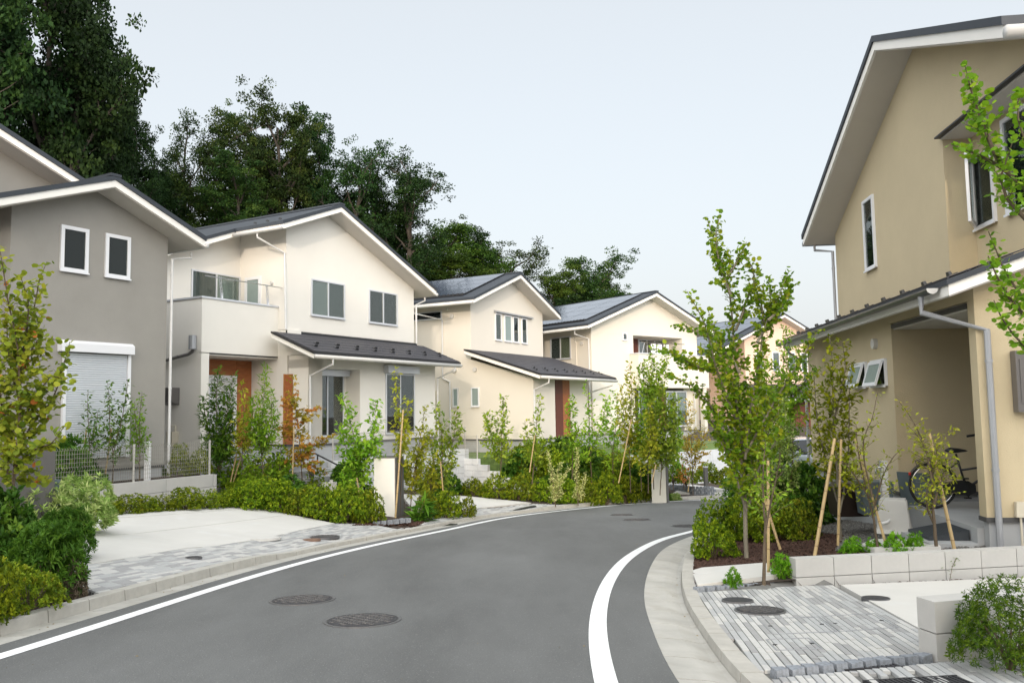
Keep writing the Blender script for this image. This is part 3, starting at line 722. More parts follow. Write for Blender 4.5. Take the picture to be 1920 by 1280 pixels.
def gable_roof(root, rx, rz, sl, xl, xr, y0, y1, cover=.10, left=True, right=True, yl0=None):
    """ridge along y; (rx, rz) ridge at the underside"""
    for sgn, xe, on in ((-1, xl, left), (1, xr, right)):
        if not on: continue
        ze = rz - sl * abs(xe - rx); ya = y0 if yl0 is None or sgn > 0 else yl0
        def P(za, zb, e, s, n_, m_):
            d = sgn * e
            return MB().prism([(rx, rz + za), (xe + d, ze - sl * e + za), (xe + d, ze - sl * e + zb), (rx, rz + zb)], ya - s, y1 + s, 'y').build(n_, m_, root)
        P(.0, .018, -.02, -.03, 'soffit', M['soffit'])
        P(.019, .165, 0, 0, 'fascia', M['fascia'])
        P(.166, .166 + cover, .03, .03, 'roof_cover', M['roof'])
    return root
def gutter_x(root, x, y0, y1, z, m_=None, r=.058):
    b = MB(); b.tube([(x, y0, z), (x, y1, z)], r, 10); return b.build('gutter', m_ or M['gutw'], root, True)
def gutter_y(root, y, x0, x1, z, m_=None, r=.058):
    b = MB(); b.tube([(x0, y, z), (x1, y, z)], r, 10); return b.build('gutter', m_ or M['gutw'], root, True)
def pipe(root, pts, m_=None, r=.032):
    b = MB(); b.tube(pts, r, 8)
    for i in range(1, len(pts) - 1):
        p = pts[i]; b.add([], [])
    o = b.build('downpipe', m_ or M['pipew'], root, False)
    # collars
    c = MB(); q0, q1 = Vector(pts[-2]), Vector(pts[-1]); L = (q1 - q0).length
    for k in range(int(L / 1.3) + 1):
        p = q0.lerp(q1, (k + .3) * 1.3 / max(L, 1.3)) if (k + .3) * 1.3 < L else None
        if p: c.cyl((p.x, p.y, p.z), r * 1.22, .035, 8)
    if c.v: c.build('pipe_bracket', m_ or M['pipew'], root)
    return o
def vent(root, plane, u, z, c, r=.09):
    if plane == 's': MB().disc_y((c - .07, u, z), r, .07, 20, 0).build('vent_cap', M['gutw'], root)
    else: MB().disc_y((u, c - .07, z), r, .07, 20, 1).build('vent_cap', M['gutw'], root)
def axes4(o, u, v):
    u = Vector(u).normalized(); v = Vector(v); v = (v - u * v.dot(u)).normalized(); n = u.cross(v)
    if n.z < 0: n = -n
    m_ = Matrix((u, v, n)).transposed().to_4x4(); m_.translation = Vector(o); return m_
def tile_mesh(w_, l_):
    mb = MB(); mb.box(.004, w_ - .004, 0, l_, .0, .010); mb.box(.004, w_ - .004, 0, .02, -.012, -.0005); return mb.mesh('roof_tile', M['tile'])
def lean_roof(root, u0, u1, e, t, ax, guards=True, sgn=-1, tw=.91, tl=.28, gm=None, guards_n=None, gcol=None):
    """lean-to: eave (e=(pos,z)) to top (t=(pos,z)); u0..u1 along the eave; ax 'y': slope runs along y"""
    def lay_(za, zb, ex, s, n_, m_):
        d = [(e[0] - t[0]), (e[1] - t[1])]; L = math.hypot(*d); k = ex / L
        E_ = (e[0] + d[0] * k, e[1] + d[1] * k)
        poly = [(E_[0], E_[1] + za), (t[0], t[1] + za), (t[0], t[1] + zb), (E_[0], E_[1] + zb)]
        return MB().prism(poly, u0 - s, u1 + s, 'x').build(n_, m_, root)
    lay_(0, .018, -.02, -.03, 'soffit', M['soffit']); lay_(.019, .15, 0, 0, 'fascia', M['fascia']); lay_(.151, .205, .03, .03, 'roof_cover', M['black'])
    Ls = math.hypot(t[0] - e[0], t[1] - e[1]); rows = int(Ls / tl); v = Vector((0, t[0] - e[0], t[1] - e[1])).normalized()
    W = u1 - u0 - .04; k = max(1, round(W / tw)); w_ = W / k; me = tile_mesh(w_, tl * 1.0); meh = tile_mesh(w_ / 2, tl * 1.0)
    for r in range(rows):
        o = Vector((u0 + .02, e[0], e[1] + .219)) + v * (r * tl - .01); x = 0; half = r % 2
        cells = [(0, .5)] * half + [(i + .5 * half, 1) for i in range(k - half)] + [(k - .5, .5)] * half
        for c0, wd in cells:
            m4 = axes4(o + Vector((c0 * w_, 0, 0)), (1, 0, 0), v) @ Matrix.Rotation(-.022, 4, 'X')
            link('roof_tile', me if wd == 1 else meh, root, mat4=m4)
    if guards:
        sg = MB(); sg.frus((0, 0, 0), .07, .012, (0, 0, .055), .045, .008); sg.box(-.06, .06, 0, .10, .0, .008); sgm = sg.mesh('snow_guard', M['blk'])
        for r_, off in ((.42, 0), (.72, .35)):
            kk = guards_n or int(W / .8)
            for i in range(kk):
                x = u0 + .5 + off + i * (W - 1.1) / max(1, kk - 1)
                if x < u1 - .15:
                    o = Vector((x, e[0], e[1] + .232)) + v * r_
                    link('snow_guard', sgm, root, mat4=axes4(o, (1, 0, 0), v))
    gutter_y(root, e[0] + (-.06 if sgn < 0 else .06), u0, u1, e[1] + .07, gcol)
def solar(root, rx, rz, sl, x_top, x_bot, y0, y1, nr, nc):
    """panels on the left slope (towards -x)"""
    Ly = (y1 - y0) / nc; v = Vector((-1, 0, -sl)).normalized(); Lx = abs(x_bot - x_top) * math.hypot(1, sl) / nr
    fr = MB(); fr.box(0, Ly - .012, 0, Lx - .012, 0, .03); fm_ = fr.mesh('solar_panel', M['black'])
    ce = MB(); ce.box(.012, Ly - .024, .012, Lx - .024, .031, .034); cm_ = ce.mesh('solar_cell', M['pv'])
    for r in range(nr):
        for c in range(nc):
            s = r * Lx; x = x_top - s / math.hypot(1, sl); z = rz - sl * (rx - x) + .166 + .10 + .03
            o = Vector((x, y0 + c * Ly, z)); m4 = Matrix(((0, v.x, 0, 0), (1, v.y, 0, 0), (0, v.z, 0, 0), (0, 0, 0, 1)))
            u_ = Vector((0, 1, 0)); n__ = u_.cross(v); n__ = n__ if n__.z > 0 else -n__
            m4 = Matrix((u_, v, n__)).transposed().to_4x4(); m4.translation = o
            p = link('solar_panel', fm_, root, mat4=m4); link('solar_cell', cm_, p)
    # toothed snow stop along the lower edge
    tb = MB(); x = x_bot - .08; z = rz - sl * (rx - x) + .27; tb.box(x - .06, x, y0, y1, z, z + .03)
    yy = y0
    while yy < y1: tb.box(x - .05, x - .01, yy, yy + .08, z + .031, z + .09); yy += .22
    tb.build('snow_rail', M['black'], root)
def solid(root, name, m_, *boxes, label=None):
    mb = MB()
    for b in boxes: mb.box(*b)
    return mb.build(name, m_, root, label=label)
def planks(root, plane, w0, w1, z0, z1, c, m_, n, name='plank', d=.02):
    """horizontal boards, each a part"""
    h = (z1 - z0) / n; bb_ = MB(); bb_.box(0, abs(w1 - w0), -.006, -.001, 0, z1 - z0); bo_ = bb_.build('board_backing', M['dkframe'], root); bo_.matrix_local = place4(plane, min(w0, w1), max(w0, w1), z0, c); mb = MB(); mb.box(0, abs(w1 - w0), -d, -.007, .0015, h - .0015); me = mb.mesh(name, m_)
    for i in range(n): link(name, me, root, mat4=place4(plane, min(w0, w1), max(w0, w1), z0 + i * h, c))

# ------------------------------------------------------------------ first cream house
A = empty('house', (-6.54, 23.5, 0), YA, 'largest cream two storey house, with corner balcony, dark tiled lean-to and brown entrance', 'house')
W_ = M['white']; zf = .45; RZ, RX, SL = 7.45, 1.7, .40
rtz = lambda x: RZ - SL * abs(x - RX)
MB().prism([(0, 3.75), (6.2, 3.75), (6.2, rtz(6.2)), (RX, RZ), (0, rtz(0))], 0, 8.2, 'y').build('upper_wall', W_, A)
MB().prism([(-2.7, 2.95), (0, 2.95), (0, rtz(0)), (-2.7, rtz(-2.7))], 1.9, 8.2, 'y').build('upper_wall', W_, A)
# ground floor: entry bay under the balcony, window bay under the lean-to
solid(A, 'wall', W_, (0, .55, -.9, -.12, zf, 2.86), (0, .55, -.12, -.02, zf, 2.86) if False else (0, .55, -.9, -.88, zf, 2.86))
MB().box(0.001, .549, -.119, .30, zf, 2.4).build('wall', W_, A) if False else None
solid(A, 'wall', W_, (.001, .549, -.07 + 0, .30, zf, 3.74), (.0, 2.2, -.899, -.12, 2.62, 2.98))
solid(A, 'wall', W_, (2.2, 6.2, -.9, 0.0, zf, 2.98), (0.55, 2.2, -.35, 0.0, zf, 2.615), (.55, 6.2, 0.002, 8.2, zf, 3.748))
solid(A, 'wall', W_, (-2.7, -.001, 2.0, 8.2, zf, 2.949), (-2.7, -2.45, .30, 1.999, -.02, 2.949), (0, .549, .301, 8.2, zf, 3.748))
MB().prism([(-.9, 2.99), (-.001, 2.99), (-.001, 3.45)], .0, 6.2, 'x').build('wall', W_, A)
# balcony parapet with capping
solid(A, 'balcony_wall', W_, (-2.7, 0.0, .30, .42, 2.97, 4.40), (-2.7, -2.58, .421, 1.899, 2.951, 4.40), (-2.579, -.001, .421, 1.899, 2.951, 3.3))
solid(A, 'balcony_coping', M['alu'], (-2.73, .03, .27, .45, 4.401, 4.45), (-2.73, -2.55, .451, 1.9, 4.401, 4.45))
solid(A, 'porch_ceiling', M['soffit'], (-2.44, -.01, .31, 1.99, 2.90, 2.95))
solid(A, 'ceiling_trim', M['black'], (-2.44, -.02, .285, .305, 2.935, 2.969))
# foundations
solid(A, 'foundation', M['found'], (.03, 6.17, -.87, 8.1, -1.2, .395), (-2.67, .02, 2.03, 8.1, -1.2, .395))
solid(A, 'flashing', M['flash'], (-.012, 6.212, -.912, -.86, .396, .45), (6.16, 6.212, -.85, 8.1, .396, .45), (-.012, .03, -.85, .3, .396, .45))
solid(A, 'porch_floor', M['found'], (-2.44, -.02, .0, 1.98, -1.2, .38), (-1.9, -.02, -.4, -.01, -1.2, .20))
planks(A, 's', .0, -.30, zf + .0, 2.45, .0, M['wood'], 12)
solid(A, 'board_edge', M['trim'], (-.035, .0, .012, .05, zf, 2.46))
solid(A, 'wall', W_, (-2.44, -.002, 1.36, 1.99, .39, 2.89)); planks(A, 'g', -.60, -.03, .39, 2.88, 1.36, M['wood'], 14); planks(A, 'g', -2.44, -1.65, .39, 2.88, 1.36, M['wood'], 14); planks(A, 'g', -1.64, -.61, 2.44, 2.88, 1.36, M['wood'], 3)
d_o = solid(A, 'door', M['aluw'], (-1.64, -.61, 1.30, 1.36, .39, 2.43)); solid(d_o, 'door_panel', M['alu'], (-1.52, -.73, 1.285, 1.299, .5, 2.33)); solid(d_o, 'handle', M['chrome'], (-.85, -.82, 1.24, 1.284, 1.1, 1.6))
# windows
window(A, 'g', 1.0, 2.5, 4.25, 5.37, 0, 2, backs=['blind', 'curtain3'])
window(A, 'g', 3.69, 5.2, 4.25, 5.36, 0, 2)
window(A, 'g', -1.78, -.02, 3.35, 5.45, 1.9, 2, backs=['curtain3', 'curtain'])
bd = window(A, 's', 1.0, 1.66, 3.4, 5.4, 0, 1, back='frost', fm=M['aluw'], fw=.09, sill=False, name='balcony_door')
window(A, 'g', .62, 2.06, .62, 2.5, -.35, 2, back='inside', fm=M['alu']); solid(A, 'shutter_box', M['alu'], (.57, 2.15, -.55, -.351, 2.42, 2.61))
window(A, 'g', 3.42, 4.95, .62, 2.55, -.9, 2, back='inside', fm=M['alu']); solid(A, 'shutter_box', M['alu'], (3.35, 5.02, -1.10, -.901, 2.56, 2.80))
solid(A, 'door_step', M['found'], (.6, 2.1, -.88, -.36, .40, .55))
gable_roof(A, RX, RZ, SL, -3.15, 6.75, -.6, 8.8, left=False)
gable_roof(A, RX, RZ, SL, -.72, 6.75, -.6, 1.29, right=False); gable_roof(A, RX, RZ, SL, -3.15, 6.75, 1.32, 8.8, right=False)
solid(A, 'ridge_cap', M['roof'], (RX - .12, RX + .12, -.64, 8.84, RZ + .235, RZ + .29))
gutter_x(A, -.80, -.6, 1.3, rtz(-.72) + .04); gutter_x(A, 6.82, -.6, 8.8, rtz(6.75) + .05); gutter_x(A, -3.2, 1.3, 8.8, rtz(-3.15) + .05)
sgm_ = MB().frus((0, 0, 0), .07, .012, (0, 0, .055), .045, .008).mesh('snow_guard', M['blk'])
for yy in (-.2, .3, .8): link('snow_guard', sgm_, A, (-.45, yy, rtz(-.45) + .27), (0, -.38, math.pi / 2))
lean_roof(A, -.55, 6.7, (-1.6, 2.80), (0.0, 3.45), 'y', guards_n=8)
solid(A, 'wall_flashing', M['black'], (0.0, 6.3, -.06, -.002, 3.62, 3.72)); MB().prism([(-.57, 3.60), (-.0, 3.60), (-.0, 3.69), (-.57, 3.69)], -.03, .26, 'y').build('wall_flashing', M['black'], A) if False else None
pipe(A, [(-.78, .35, rtz(-.72)), (-.78, .35, 6.35), (-.05, .02, 5.98), (-.05, -.05, 3.75)])
pipe(A, [(6.8, -.05, 5.45), (6.8, -.05, 5.3), (6.26, -.06, 5.1), (6.26, -.06, 3.7)])
pipe(A, [(.15, -1.66, 2.84), (.15, -1.66, 2.68), (-.02, -.97, 2.38), (-.02, -.97, .3)])
pipe(A, [(6.3, -1.66, 2.86), (6.3, -1.66, 2.72), (6.24, -.97, 2.45), (6.24, -.97, .1)])
vent(A, 's', .55, 5.15, 0, .045)
# laundry bar on the balcony
for xx in (-2.0, -.35):
    b = MB(); b.tube([(xx, .36, 4.45), (xx, .36, 4.62)], .03, 8)
    for o_ in (-.03, .03): b.tube([(xx + o_, .36, 4.50), (xx - .25 + o_, .15, 5.0)], .01, 6)
    for k in range(5): t = k / 5; b.tube([(xx - .03 - .25 * t, .36 - .21 * t, 4.5 + .5 * t), (xx + .03 - .25 * (t + .2), .36 - .21 * (t + .2), 4.5 + .5 * (t + .2))], .006, 4)
    b.build('laundry_arm', M['alu'], A)
MB().tube([(-2.75, .15, 4.97), (.15, .15, 4.97)], .014, 8).build('laundry_pole', M['chrome'], A)
# rain hopper and sloping pipe, side boxes on the left flank
MB().cyl((-2.82, .50, 3.05), .10, .36, 12).build('rain_hopper', M['pipe'], A)
pipe(A, [(-2.80, .50, 3.05), (-2.80, .53, 2.99), (-2.78, .70, 2.93), (-2.76, 3.5, 2.55)], M['dkframe'], .045)
gm = MB(); gm.frus((-2.80, 1.25, .62), .10, .11, (-2.80, 1.25, .90), .11, .12); gm.box(-2.89, -2.71, 1.18, 1.32, .52, .619); gm.tube([(-2.8, 1.14, .88), (-2.8, 1.14, 1.05), (-2.8, 1.42, 1.05), (-2.8, 1.42, -.1)], .025, 8)
gm.build('gas_meter', M['beige'], A)
bx = MB(); bx.prism([(0, 0), (-.22, .08), (-.30, .46), (0, .46)], 1.12, 1.62, 'y'); bx.v = [(x - 2.705, y, z + 1.60) for x, y, z in bx.v]; bx.build('vent_hood', M['dkframe'], A)

# ------------------------------------------------------------------ second cream house
B = empty('house', (-1.62, 32.0, 0), YA, 'middle cream house with four narrow upstairs windows, solar panels and dark lean-to', 'house')
W_ = M['cream']; zf = .20; RX, RZ, SL = 3.08, 6.85, .385
MB().prism([(0, 3.3), (6.16, 3.3), (6.16, rtz(6.16)), (RX, RZ), (0, rtz(0))], 0, 8.2, 'y').build('upper_wall', W_, B)
MB().prism([(-2.75, zf), (8, zf), (8, 3.299), (0, 3.299), (-2.75, 2.50)], 0, 1.80, 'x').build('wall', W_, B)
MB().prism([(-2.2, zf), (8, zf), (8, 3.298), (0, 3.298), (-2.2, 2.66)], 1.801, 6.16, 'x').build('wall', W_, B)
solid(B, 'foundation', M['found'], (.03, 6.1, -2.17, 7.9, -1.0, .14), (.03, 1.77, -2.72, -2.18, -1.0, .14))
solid(B, 'flashing', M['flash'], (-.012, .05, -2.76, 8, .141, .20), (.051, 1.81, -2.762, -2.7, .141, .2))
solid(B, 'porch_floor', M['found'], (1.81, 5.2, -3.0, -2.18, -1.2, .13))
solid(B, 'door', M['wood2'], (2.85, 3.5, -2.26, -2.201, .15, 2.5)); planks(B, 'g', 3.51, 4.25, .15, 2.5, -2.2, M['wood'], 14)
solid(B, 'porch_ceiling', M['soffit'], (1.81, 6.1, -2.75, -2.21, 2.53, 2.55))
def fz(a, b): return None
for i, (a, b) in enumerate(((1.86, 2.36), (2.62, 3.22), (3.36, 3.84), (4.12, 4.6))):
    window(B, 'g', a, b, 4.18, 5.30, 0, 1, back=('curtain3', 'frost', 'inside', 'curtain3')[i], fm=M['aluw'])
cb = MB(); cb.prism([(-.14, 5.33), (0, 5.33), (0, 5.43), (-.14, 5.37)], 1.8, 5.05, 'x'); cb.build('window_hood', M['pipe'], B)
window(B, 's', 1.35, 3.0, 4.98, 5.32, 0, 1, back='inside', fm=M['alu'], sill=False, label='long shallow window propped open')
window(B, 's', .60, .87, 1.45, 2.2, 0, 1, back='frost', fm=M['pipew']); window(B, 's', -.37, 0.0, 1.45, 2.2, 0, 1, back='frost', fm=M['aluw'], label='small window with wide white frame')
for u, z in ((.86, 5.06), (.76, 2.9), (-.19, 2.9)): vent(B, 's', u, z, 0)
vent(B, 's', 1.08, 5.36, 0, .04)
solid(B, 'meter_box', M['beige'], (-.18, -.001, 1.55, 2.1, 1.3, 2.1))
gable_roof(B, RX, RZ, SL, -.7, 6.78, -.6, 8.8)
solid(B, 'ridge_cap', M['roof'], (RX - .12, RX + .12, -.64, 8.84, RZ + .235, RZ + .29))
gutter_x(B, -.78, -.6, 8.8, rtz(-.7) + .05); gutter_x(B, 6.85, -.6, 8.8, rtz(6.78) + .05)
solar(B, RX, RZ, SL, RX - .15, -.25, .1, 8.3, 4, 5)
lean_roof(B, -.5, 6.75, (-3.3, 2.42), (0.0, 3.48), 'y', guards_n=8)
pipe(B, [(-.76, 2.2, 5.43), (-.76, 2.2, 5.2), (-.05, 1.32, 4.95), (-.05, 1.32, 2.6), (-.05, .98, 2.45), (-.05, .98, .1)])
pipe(B, [(.1, -3.36, 2.46), (.1, -3.36, 2.3), (-.04, -2.8, 2.05), (-.04, -2.8, .1)])
pipe(B, [(6.3, -3.36, 2.46), (6.3, -3.36, 2.3), (6.2, -2.3, 2.0), (6.2, -2.26, 1.9), (6.2, -2.26, .1)])

# ------------------------------------------------------------------ third cream house
Ch = empty('house', (3.70, 38.0, 0), YC, 'farther cream house with solar roof and long balcony cut into its gable', 'house')
zf = .10; RX, RZ, SL = 4.0, 6.75, .385; w1 = 7.75
X0, X1, Z0, Z1 = 2.86, 6.56, 3.85, 4.82
MB().prism([(0, Z1), (w1, Z1), (w1, rtz(w1)), (RX, RZ), (0, rtz(0))], 0, 8.5, 'y').build('upper_wall', W_, Ch)
solid(Ch, 'wall', W_, (0, X0, 0, 8.5, zf, Z1 - .001), (X1, w1, 0, 8.5, zf, Z1 - .001), (X0, X1, 1.3, 8.5, zf, Z1 - .001), (X0, X1, 0, 1.299, 2.26, 3.84))
solid(Ch, 'balcony_wall', W_, (2.6, 7.95, -.55, -.001, 2.24, 3.88)); solid(Ch, 'balcony_coping', M['alu'], (2.57, 7.98, -.58, .02, 3.881, 3.93))
solid(Ch, 'foundation', M['found'], (.03, w1 - .03, .03, 8.4, -1.0, .05)); solid(Ch, 'flashing', M['flash'], (-.012, w1 + .01, -.012, .04, .051, .1), (-.012, .03, .041, 8.4, .051, .1))
planks(Ch, 'g', X0, X0 + 1.75, 3.88, 4.8, 1.3, M['wood2'], 6); window(Ch, 'g', X0 + 1.78, X1 - .02, 3.3, 4.8, 1.3, 3, backs=['inside', 'inside', 'curtain2'], fm=M['alu'])
window(Ch, 'g', 2.1, 2.42, 4.55, 4.9, 0, 1, back='inside', fm=M['aluw'])
window(Ch, 's', 1.38, 2.85, 3.68, 4.78, 0, 2, backs=['curtain3', 'curtain2'], fm=M['alu'], fw=.06)
vent(Ch, 's', .62, 4.36, 0); pipe(Ch, [(-.72, .35, 4.9), (-.72, .35, 4.75), (-.05, .12, 4.55), (-.05, .12, .1)])
b_ = MB(); b_.tube([(-.03, 1.25, 4.72), (-.03, 1.1, 4.6), (-.03, 1.0, 4.4), (-.03, 1.0, 2.6)], .03, 6); b_.build('cable_duct', W_, Ch)
window(Ch, 'g', 3.1, 4.5, .3, 2.1, 0, 2, backs=['curtain', 'inside']); planks(Ch, 'g', 4.55, 5.1, .3, 2.1, 0, M['wood2'], 9)
window(Ch, 'g', 5.15, 6.75, .3, 2.1, 0, 2, backs=['curtain', 'curtain'], fw=.06)
solid(Ch, 'post', W_, (7.55, 7.8, -.5, -.25, -.4, 2.239)); pipe(Ch, [(7.3, -.1, 2.2), (7.3, -.1, .1)])
gable_roof(Ch, RX, RZ, SL, -.75, 8.5, -.6, 8.6)
solid(Ch, 'ridge_cap', M['roof'], (RX - .12, RX + .12, -.64, 8.64, RZ + .235, RZ + .29))
gutter_x(Ch, -.83, -.6, 8.6, rtz(-.75) + .05); gutter_x(Ch, 8.57, -.6, 8.6, rtz(8.5) + .05)
solar(Ch, RX, RZ, SL, RX - .3, -.2, .1, 8.2, 4, 5)
# far peach house
E = empty('house', (*at(1398, 700, 50)[:2], -1.0), .5, 'farthest peach house seen between the trees, with dark lean-to and dark red door', 'house')
zf = .4; RX, RZ, SL = 2.9, 7.75, .42; w1 = 5.9; W_ = M['peach']
MB().prism([(0, 3.4), (w1, 3.4), (w1, rtz(w1)), (RX, RZ), (0, rtz(0))], 0, 8, 'y').build('upper_wall', W_, E)
solid(E, 'wall', W_, (0, w1, -1.3, 8, zf, 2.75), (0.01, w1 - .01, 0.01, 8, 2.751, 3.399)); solid(E, 'side_wall', M['taupe'], (-2.6, -.001, 3.2, 8, -.8, 5.4), label='taupe side wing')
gable_roof(E, RX, RZ, SL, -3.4, 6.7, -.6, 8.6); solar(E, RX, RZ, SL, RX - .4, -2.8, .2, 8.2, 5, 5)
lean_roof(E, -.4, 6.4, (-2.3, 2.5), (0, 3.4), 'y', guards_n=6)
planks(E, 'g', 1.9, 4.6, .4, 2.6, -1.3, M['wood2'], 10)
for a in (.9, 2.3, 3.7, 4.8): window(E, 'g', a, a + .6, 4.4, 5.6, 0, 1, fm=M['aluw'])
solid(E, 'foundation', M['found'], (.02, w1 - .02, -1.28, 7.9, -2.5, .399))
solid(E, 'terrace_wall', M['blockw'], (-6, 8, -5.2, -5.0, -2.5, -.55)); solid(E, 'lawn', M['grass'], (-6, 8, -4.99, -1.31, -2.5, -.6))
# ------------------------------------------------------------------ grey house on the left
D = empty('house', (-8.666, 17.2, 0), YA, 'grey stucco house at the left edge with two narrow windows above a closed white shutter', 'house')
W_ = M['grey']; RX, RZ, SL = -.2, 6.10, .385; xl, xr = -1.95, 1.56
MB().prism([(xl, .25), (xr, .25), (xr, rtz(xr)), (RX, RZ), (xl, rtz(xl))], 0, 6, 'y').build('wall', W_, D)
solid(D, 'foundation', M['found'], (xl + .03, xr - .03, .03, 5.9, -.8, .20)); solid(D, 'flashing', M['flash'], (xl, xr + .012, -.012, .03, .201, .249))
gable_roof(D, RX, RZ, SL, -2.55, 2.10, -.6, 7.0); gutter_x(D, 2.17, -.6, 7, rtz(2.1) + .05)
solid(D, 'ridge_cap', M['roof'], (RX - .12, RX + .12, -.64, 7.0, RZ + .235, RZ + .29))
window(D, 'g', -.98, -.38, 4.31, 5.25, 0, 1, fm=M['aluw'], fw=.075); window(D, 'g', 0, .59, 4.31, 5.25, 0, 1, fm=M['aluw'], fw=.075)
sh = MB(); sh.box(-.86, -.80, -.07, -.001, .47, 2.66).box(.57, .64, -.07, -.001, .47, 2.66).build('shutter_rail', M['aluw'], D)
sl_ = MB(); sl_.prism([(0, 0), (-.018, .008), (-.018, .036), (0, .046)], -.79, .56, 'x'); slm = sl_.mesh('shutter_slat', M['shutter'])
for i in range(46): link('shutter_slat', slm, D, (0, -.02, .48 + i * .0472))
hb = MB(); hb.prism([(-.001, 2.67), (-.16, 2.67), (-.16, 2.84), (-.08, 2.9), (-.001, 2.9)], -.97, .66, 'x'); hb.build('shutter_box', M['aluw'], D)
pipe(D, [(2.12, -.1, 5.15), (2.12, -.1, 5.02), (1.64, -.06, 4.93), (1.64, -.06, -.1)], M['pipew'])
# larger wing behind, whose eave rises out of the frame
RX, RZ, SL = -4.2, 8.35, .385
MB().prism([(-9.5, .25), (.6, .25), (.6, rtz(.6)), (RX, RZ), (-9.5, rtz(-9.5))], 2.2, 11, 'y').build('wall', W_, D, label='taller main wing behind')
gable_roof(D, RX, RZ, SL, -10, 1.15, 1.6, 11.5)
pipe(D, [(-2.6, -.1, 5.0), (-2.6, .5, 4.7), (-2.3, 2.1, 4.5), (-2.3, 2.1, .2)], M['pipew'])
# ------------------------------------------------------------------ tan house on the right
R = empty('house', (5.645, 9.9, 0), YR, 'tall tan stucco house on the right with open porch, tall slit window and dark lean-to', 'house')
W_ = M['tan']; zf = 0.0
solid(R, 'wall', W_, (2.95, 8.4, -6, 0, zf, 3.0), (0, .19, -.40, 0, zf, 2.62), (0, 8.4, -6, -2.4, zf, 2.999), (0, .12, -2.399, -.401, zf, 2.62))
solid(R, 'wall', W_, (0.0, 2.949, -2.399, 0, 2.621, 2.999))
solid(R, 'porch_ceiling', M['soffit'], (.2, 2.94, -2.39, -.03, 2.52, 2.62)); solid(R, 'ceiling_trim', M['black'], (.2, 2.94, -.03, .006, 2.54, 2.60))
solid(R, 'foundation', M['found'], (2.98, 8.37, -5.9, -.03, -1.2, -.055), (.03, .16, -.37, -.03, -1.2, -.055), (.03, .09, -5, -.371, -1.2, -.055))
solid(R, 'flashing', M['flash'], (2.94, 8.41, -.05, .012, -.054, -.001), (2.938, 2.98, -2.4, -.051, -.054, -.001), (-.012, .19, -.03, .012, -.054, -.001), (-.012, .04, -6, -.031, -.054, -.001), (.191, .20, -.4, .012, -.054, -.001))
solid(R, 'porch_floor', M['found'], (.17, 2.97, -2.4, .05, -1.2, -.15), (-.1, .02, -.4, .4, -1.2, -.5))
ps = empty('porch_step', (5.645, 9.9, 0), YR, 'low concrete porch step with a dark mat, below the open porch', 'step')
solid(ps, 'step', M['found'], (.12, 1.35, .06, .62, -1.2, -.33))
mt_ = empty('door_mat', (5.645, 9.9, 0), YR, 'dark ribbed ramp mat lying on the porch step', 'mat')
mm = MB(); mm.prism([(.55, -.325), (.55, -.29), (.07, -.20), (.07, -.325)], .35, 1.05, 'x'); mm.build('mat', M['mat_'], mt_)
rb = MB()
for k in range(14): yy = .09 + k * .033; rb.prism([(yy, -.199 - .0 - (yy - .07) * .1875), (yy + .012, -.199 - (yy + .012 - .07) * .1875), (yy + .012, -.193 - (yy - .05) * .1875), (yy, -.193 - (yy - .06) * .1875)], .37, 1.03, 'x')
rb.build('rib', M['mat_'], mt_)
RX, RZ, SL = 3.05, 7.10, .41
MB().prism([(2.12, 3.0), (8.0, 3.0), (8.0, rtz(8.0)), (3.05, RZ), (2.12, rtz(2.12))], -6.2, -.6, 'y').build('upper_wall', W_, R)
MB().prism([(-1.0, 5.31), (2.119, 5.31), (2.119, rtz(2.119)), (-1.0, rtz(-1.0))], -6.2, -.6, 'y').build('upper_wall', W_, R)
solid(R, 'upper_wall', W_, (-.6, 2.119, -6.2, -1.0, 3.0, 5.309))
solid(R, 'hood', M['soffit'], (-1.0, 2.13, -.999, -.58, 5.285, 5.309)); solid(R, 'hood_edge', M['black'], (-1.0, 2.16, -.60, -.50, 5.31, 5.335))
for sgn, xe in ((1, 8.35), (-1, -1.15)):
    ze = RZ - SL * abs(xe - RX)
    for za, zb, e_, s_, n_, m_ in ((0, .018, -.02, -.03, 'soffit', 'soffit'), (.019, .165, 0, 0, 'fascia', 'fascia'), (.166, .27, .03, .03, 'roof_cover', 'roof')):
        d = sgn * e_
        MB().prism([(RX, RZ + za), (xe + d, ze - SL * e_ + za), (xe + d, ze - SL * e_ + zb), (RX, RZ + zb)], -6.8 - s_, .0 + s_, 'y').build(n_, M[m_], R)
gutter_x(R, 8.42, -6.8, .0, rtz(8.35) + .05, M['pipe']); gutter_x(R, -1.23, -6.8, 0.02, rtz(-1.15) + .05, M['gutw'], .075)
window(R, 'b', 5.30, 5.92, 3.91, 5.29, -.6, 1, back='inside', fm=M['aluw'], fw=.06)
window(R, 'b', 1.45, 2.08, 3.88, 4.95, -1.0, 1, back='inside', fm=M['aluw'], fw=.05)
cs = MB(); cs.box(0, .55, -.02, .02, 0, 1.0); fr_ = MB(); fr_.box(0, .05, -.02, .02, 0, 1).box(.5, .55, -.02, .02, 0, 1).box(.05, .5, -.02, .02, .95, 1).box(.05, .5, -.02, .02, 0, .07)
oc = fr_.build('open_casement', M['aluw'], R); oc.location = (2.03, -.95, 3.92); oc.rotation_euler = (0, 0, math.radians(150)); MB().box(.05, .5, -.004, .004, .07, .95).build('pane', GL, oc)
window(R, 'b', -.4, 1.13, 3.88, 5.2, -1.0, 2, back='inside', fm=M['aluw'], fw=.06)
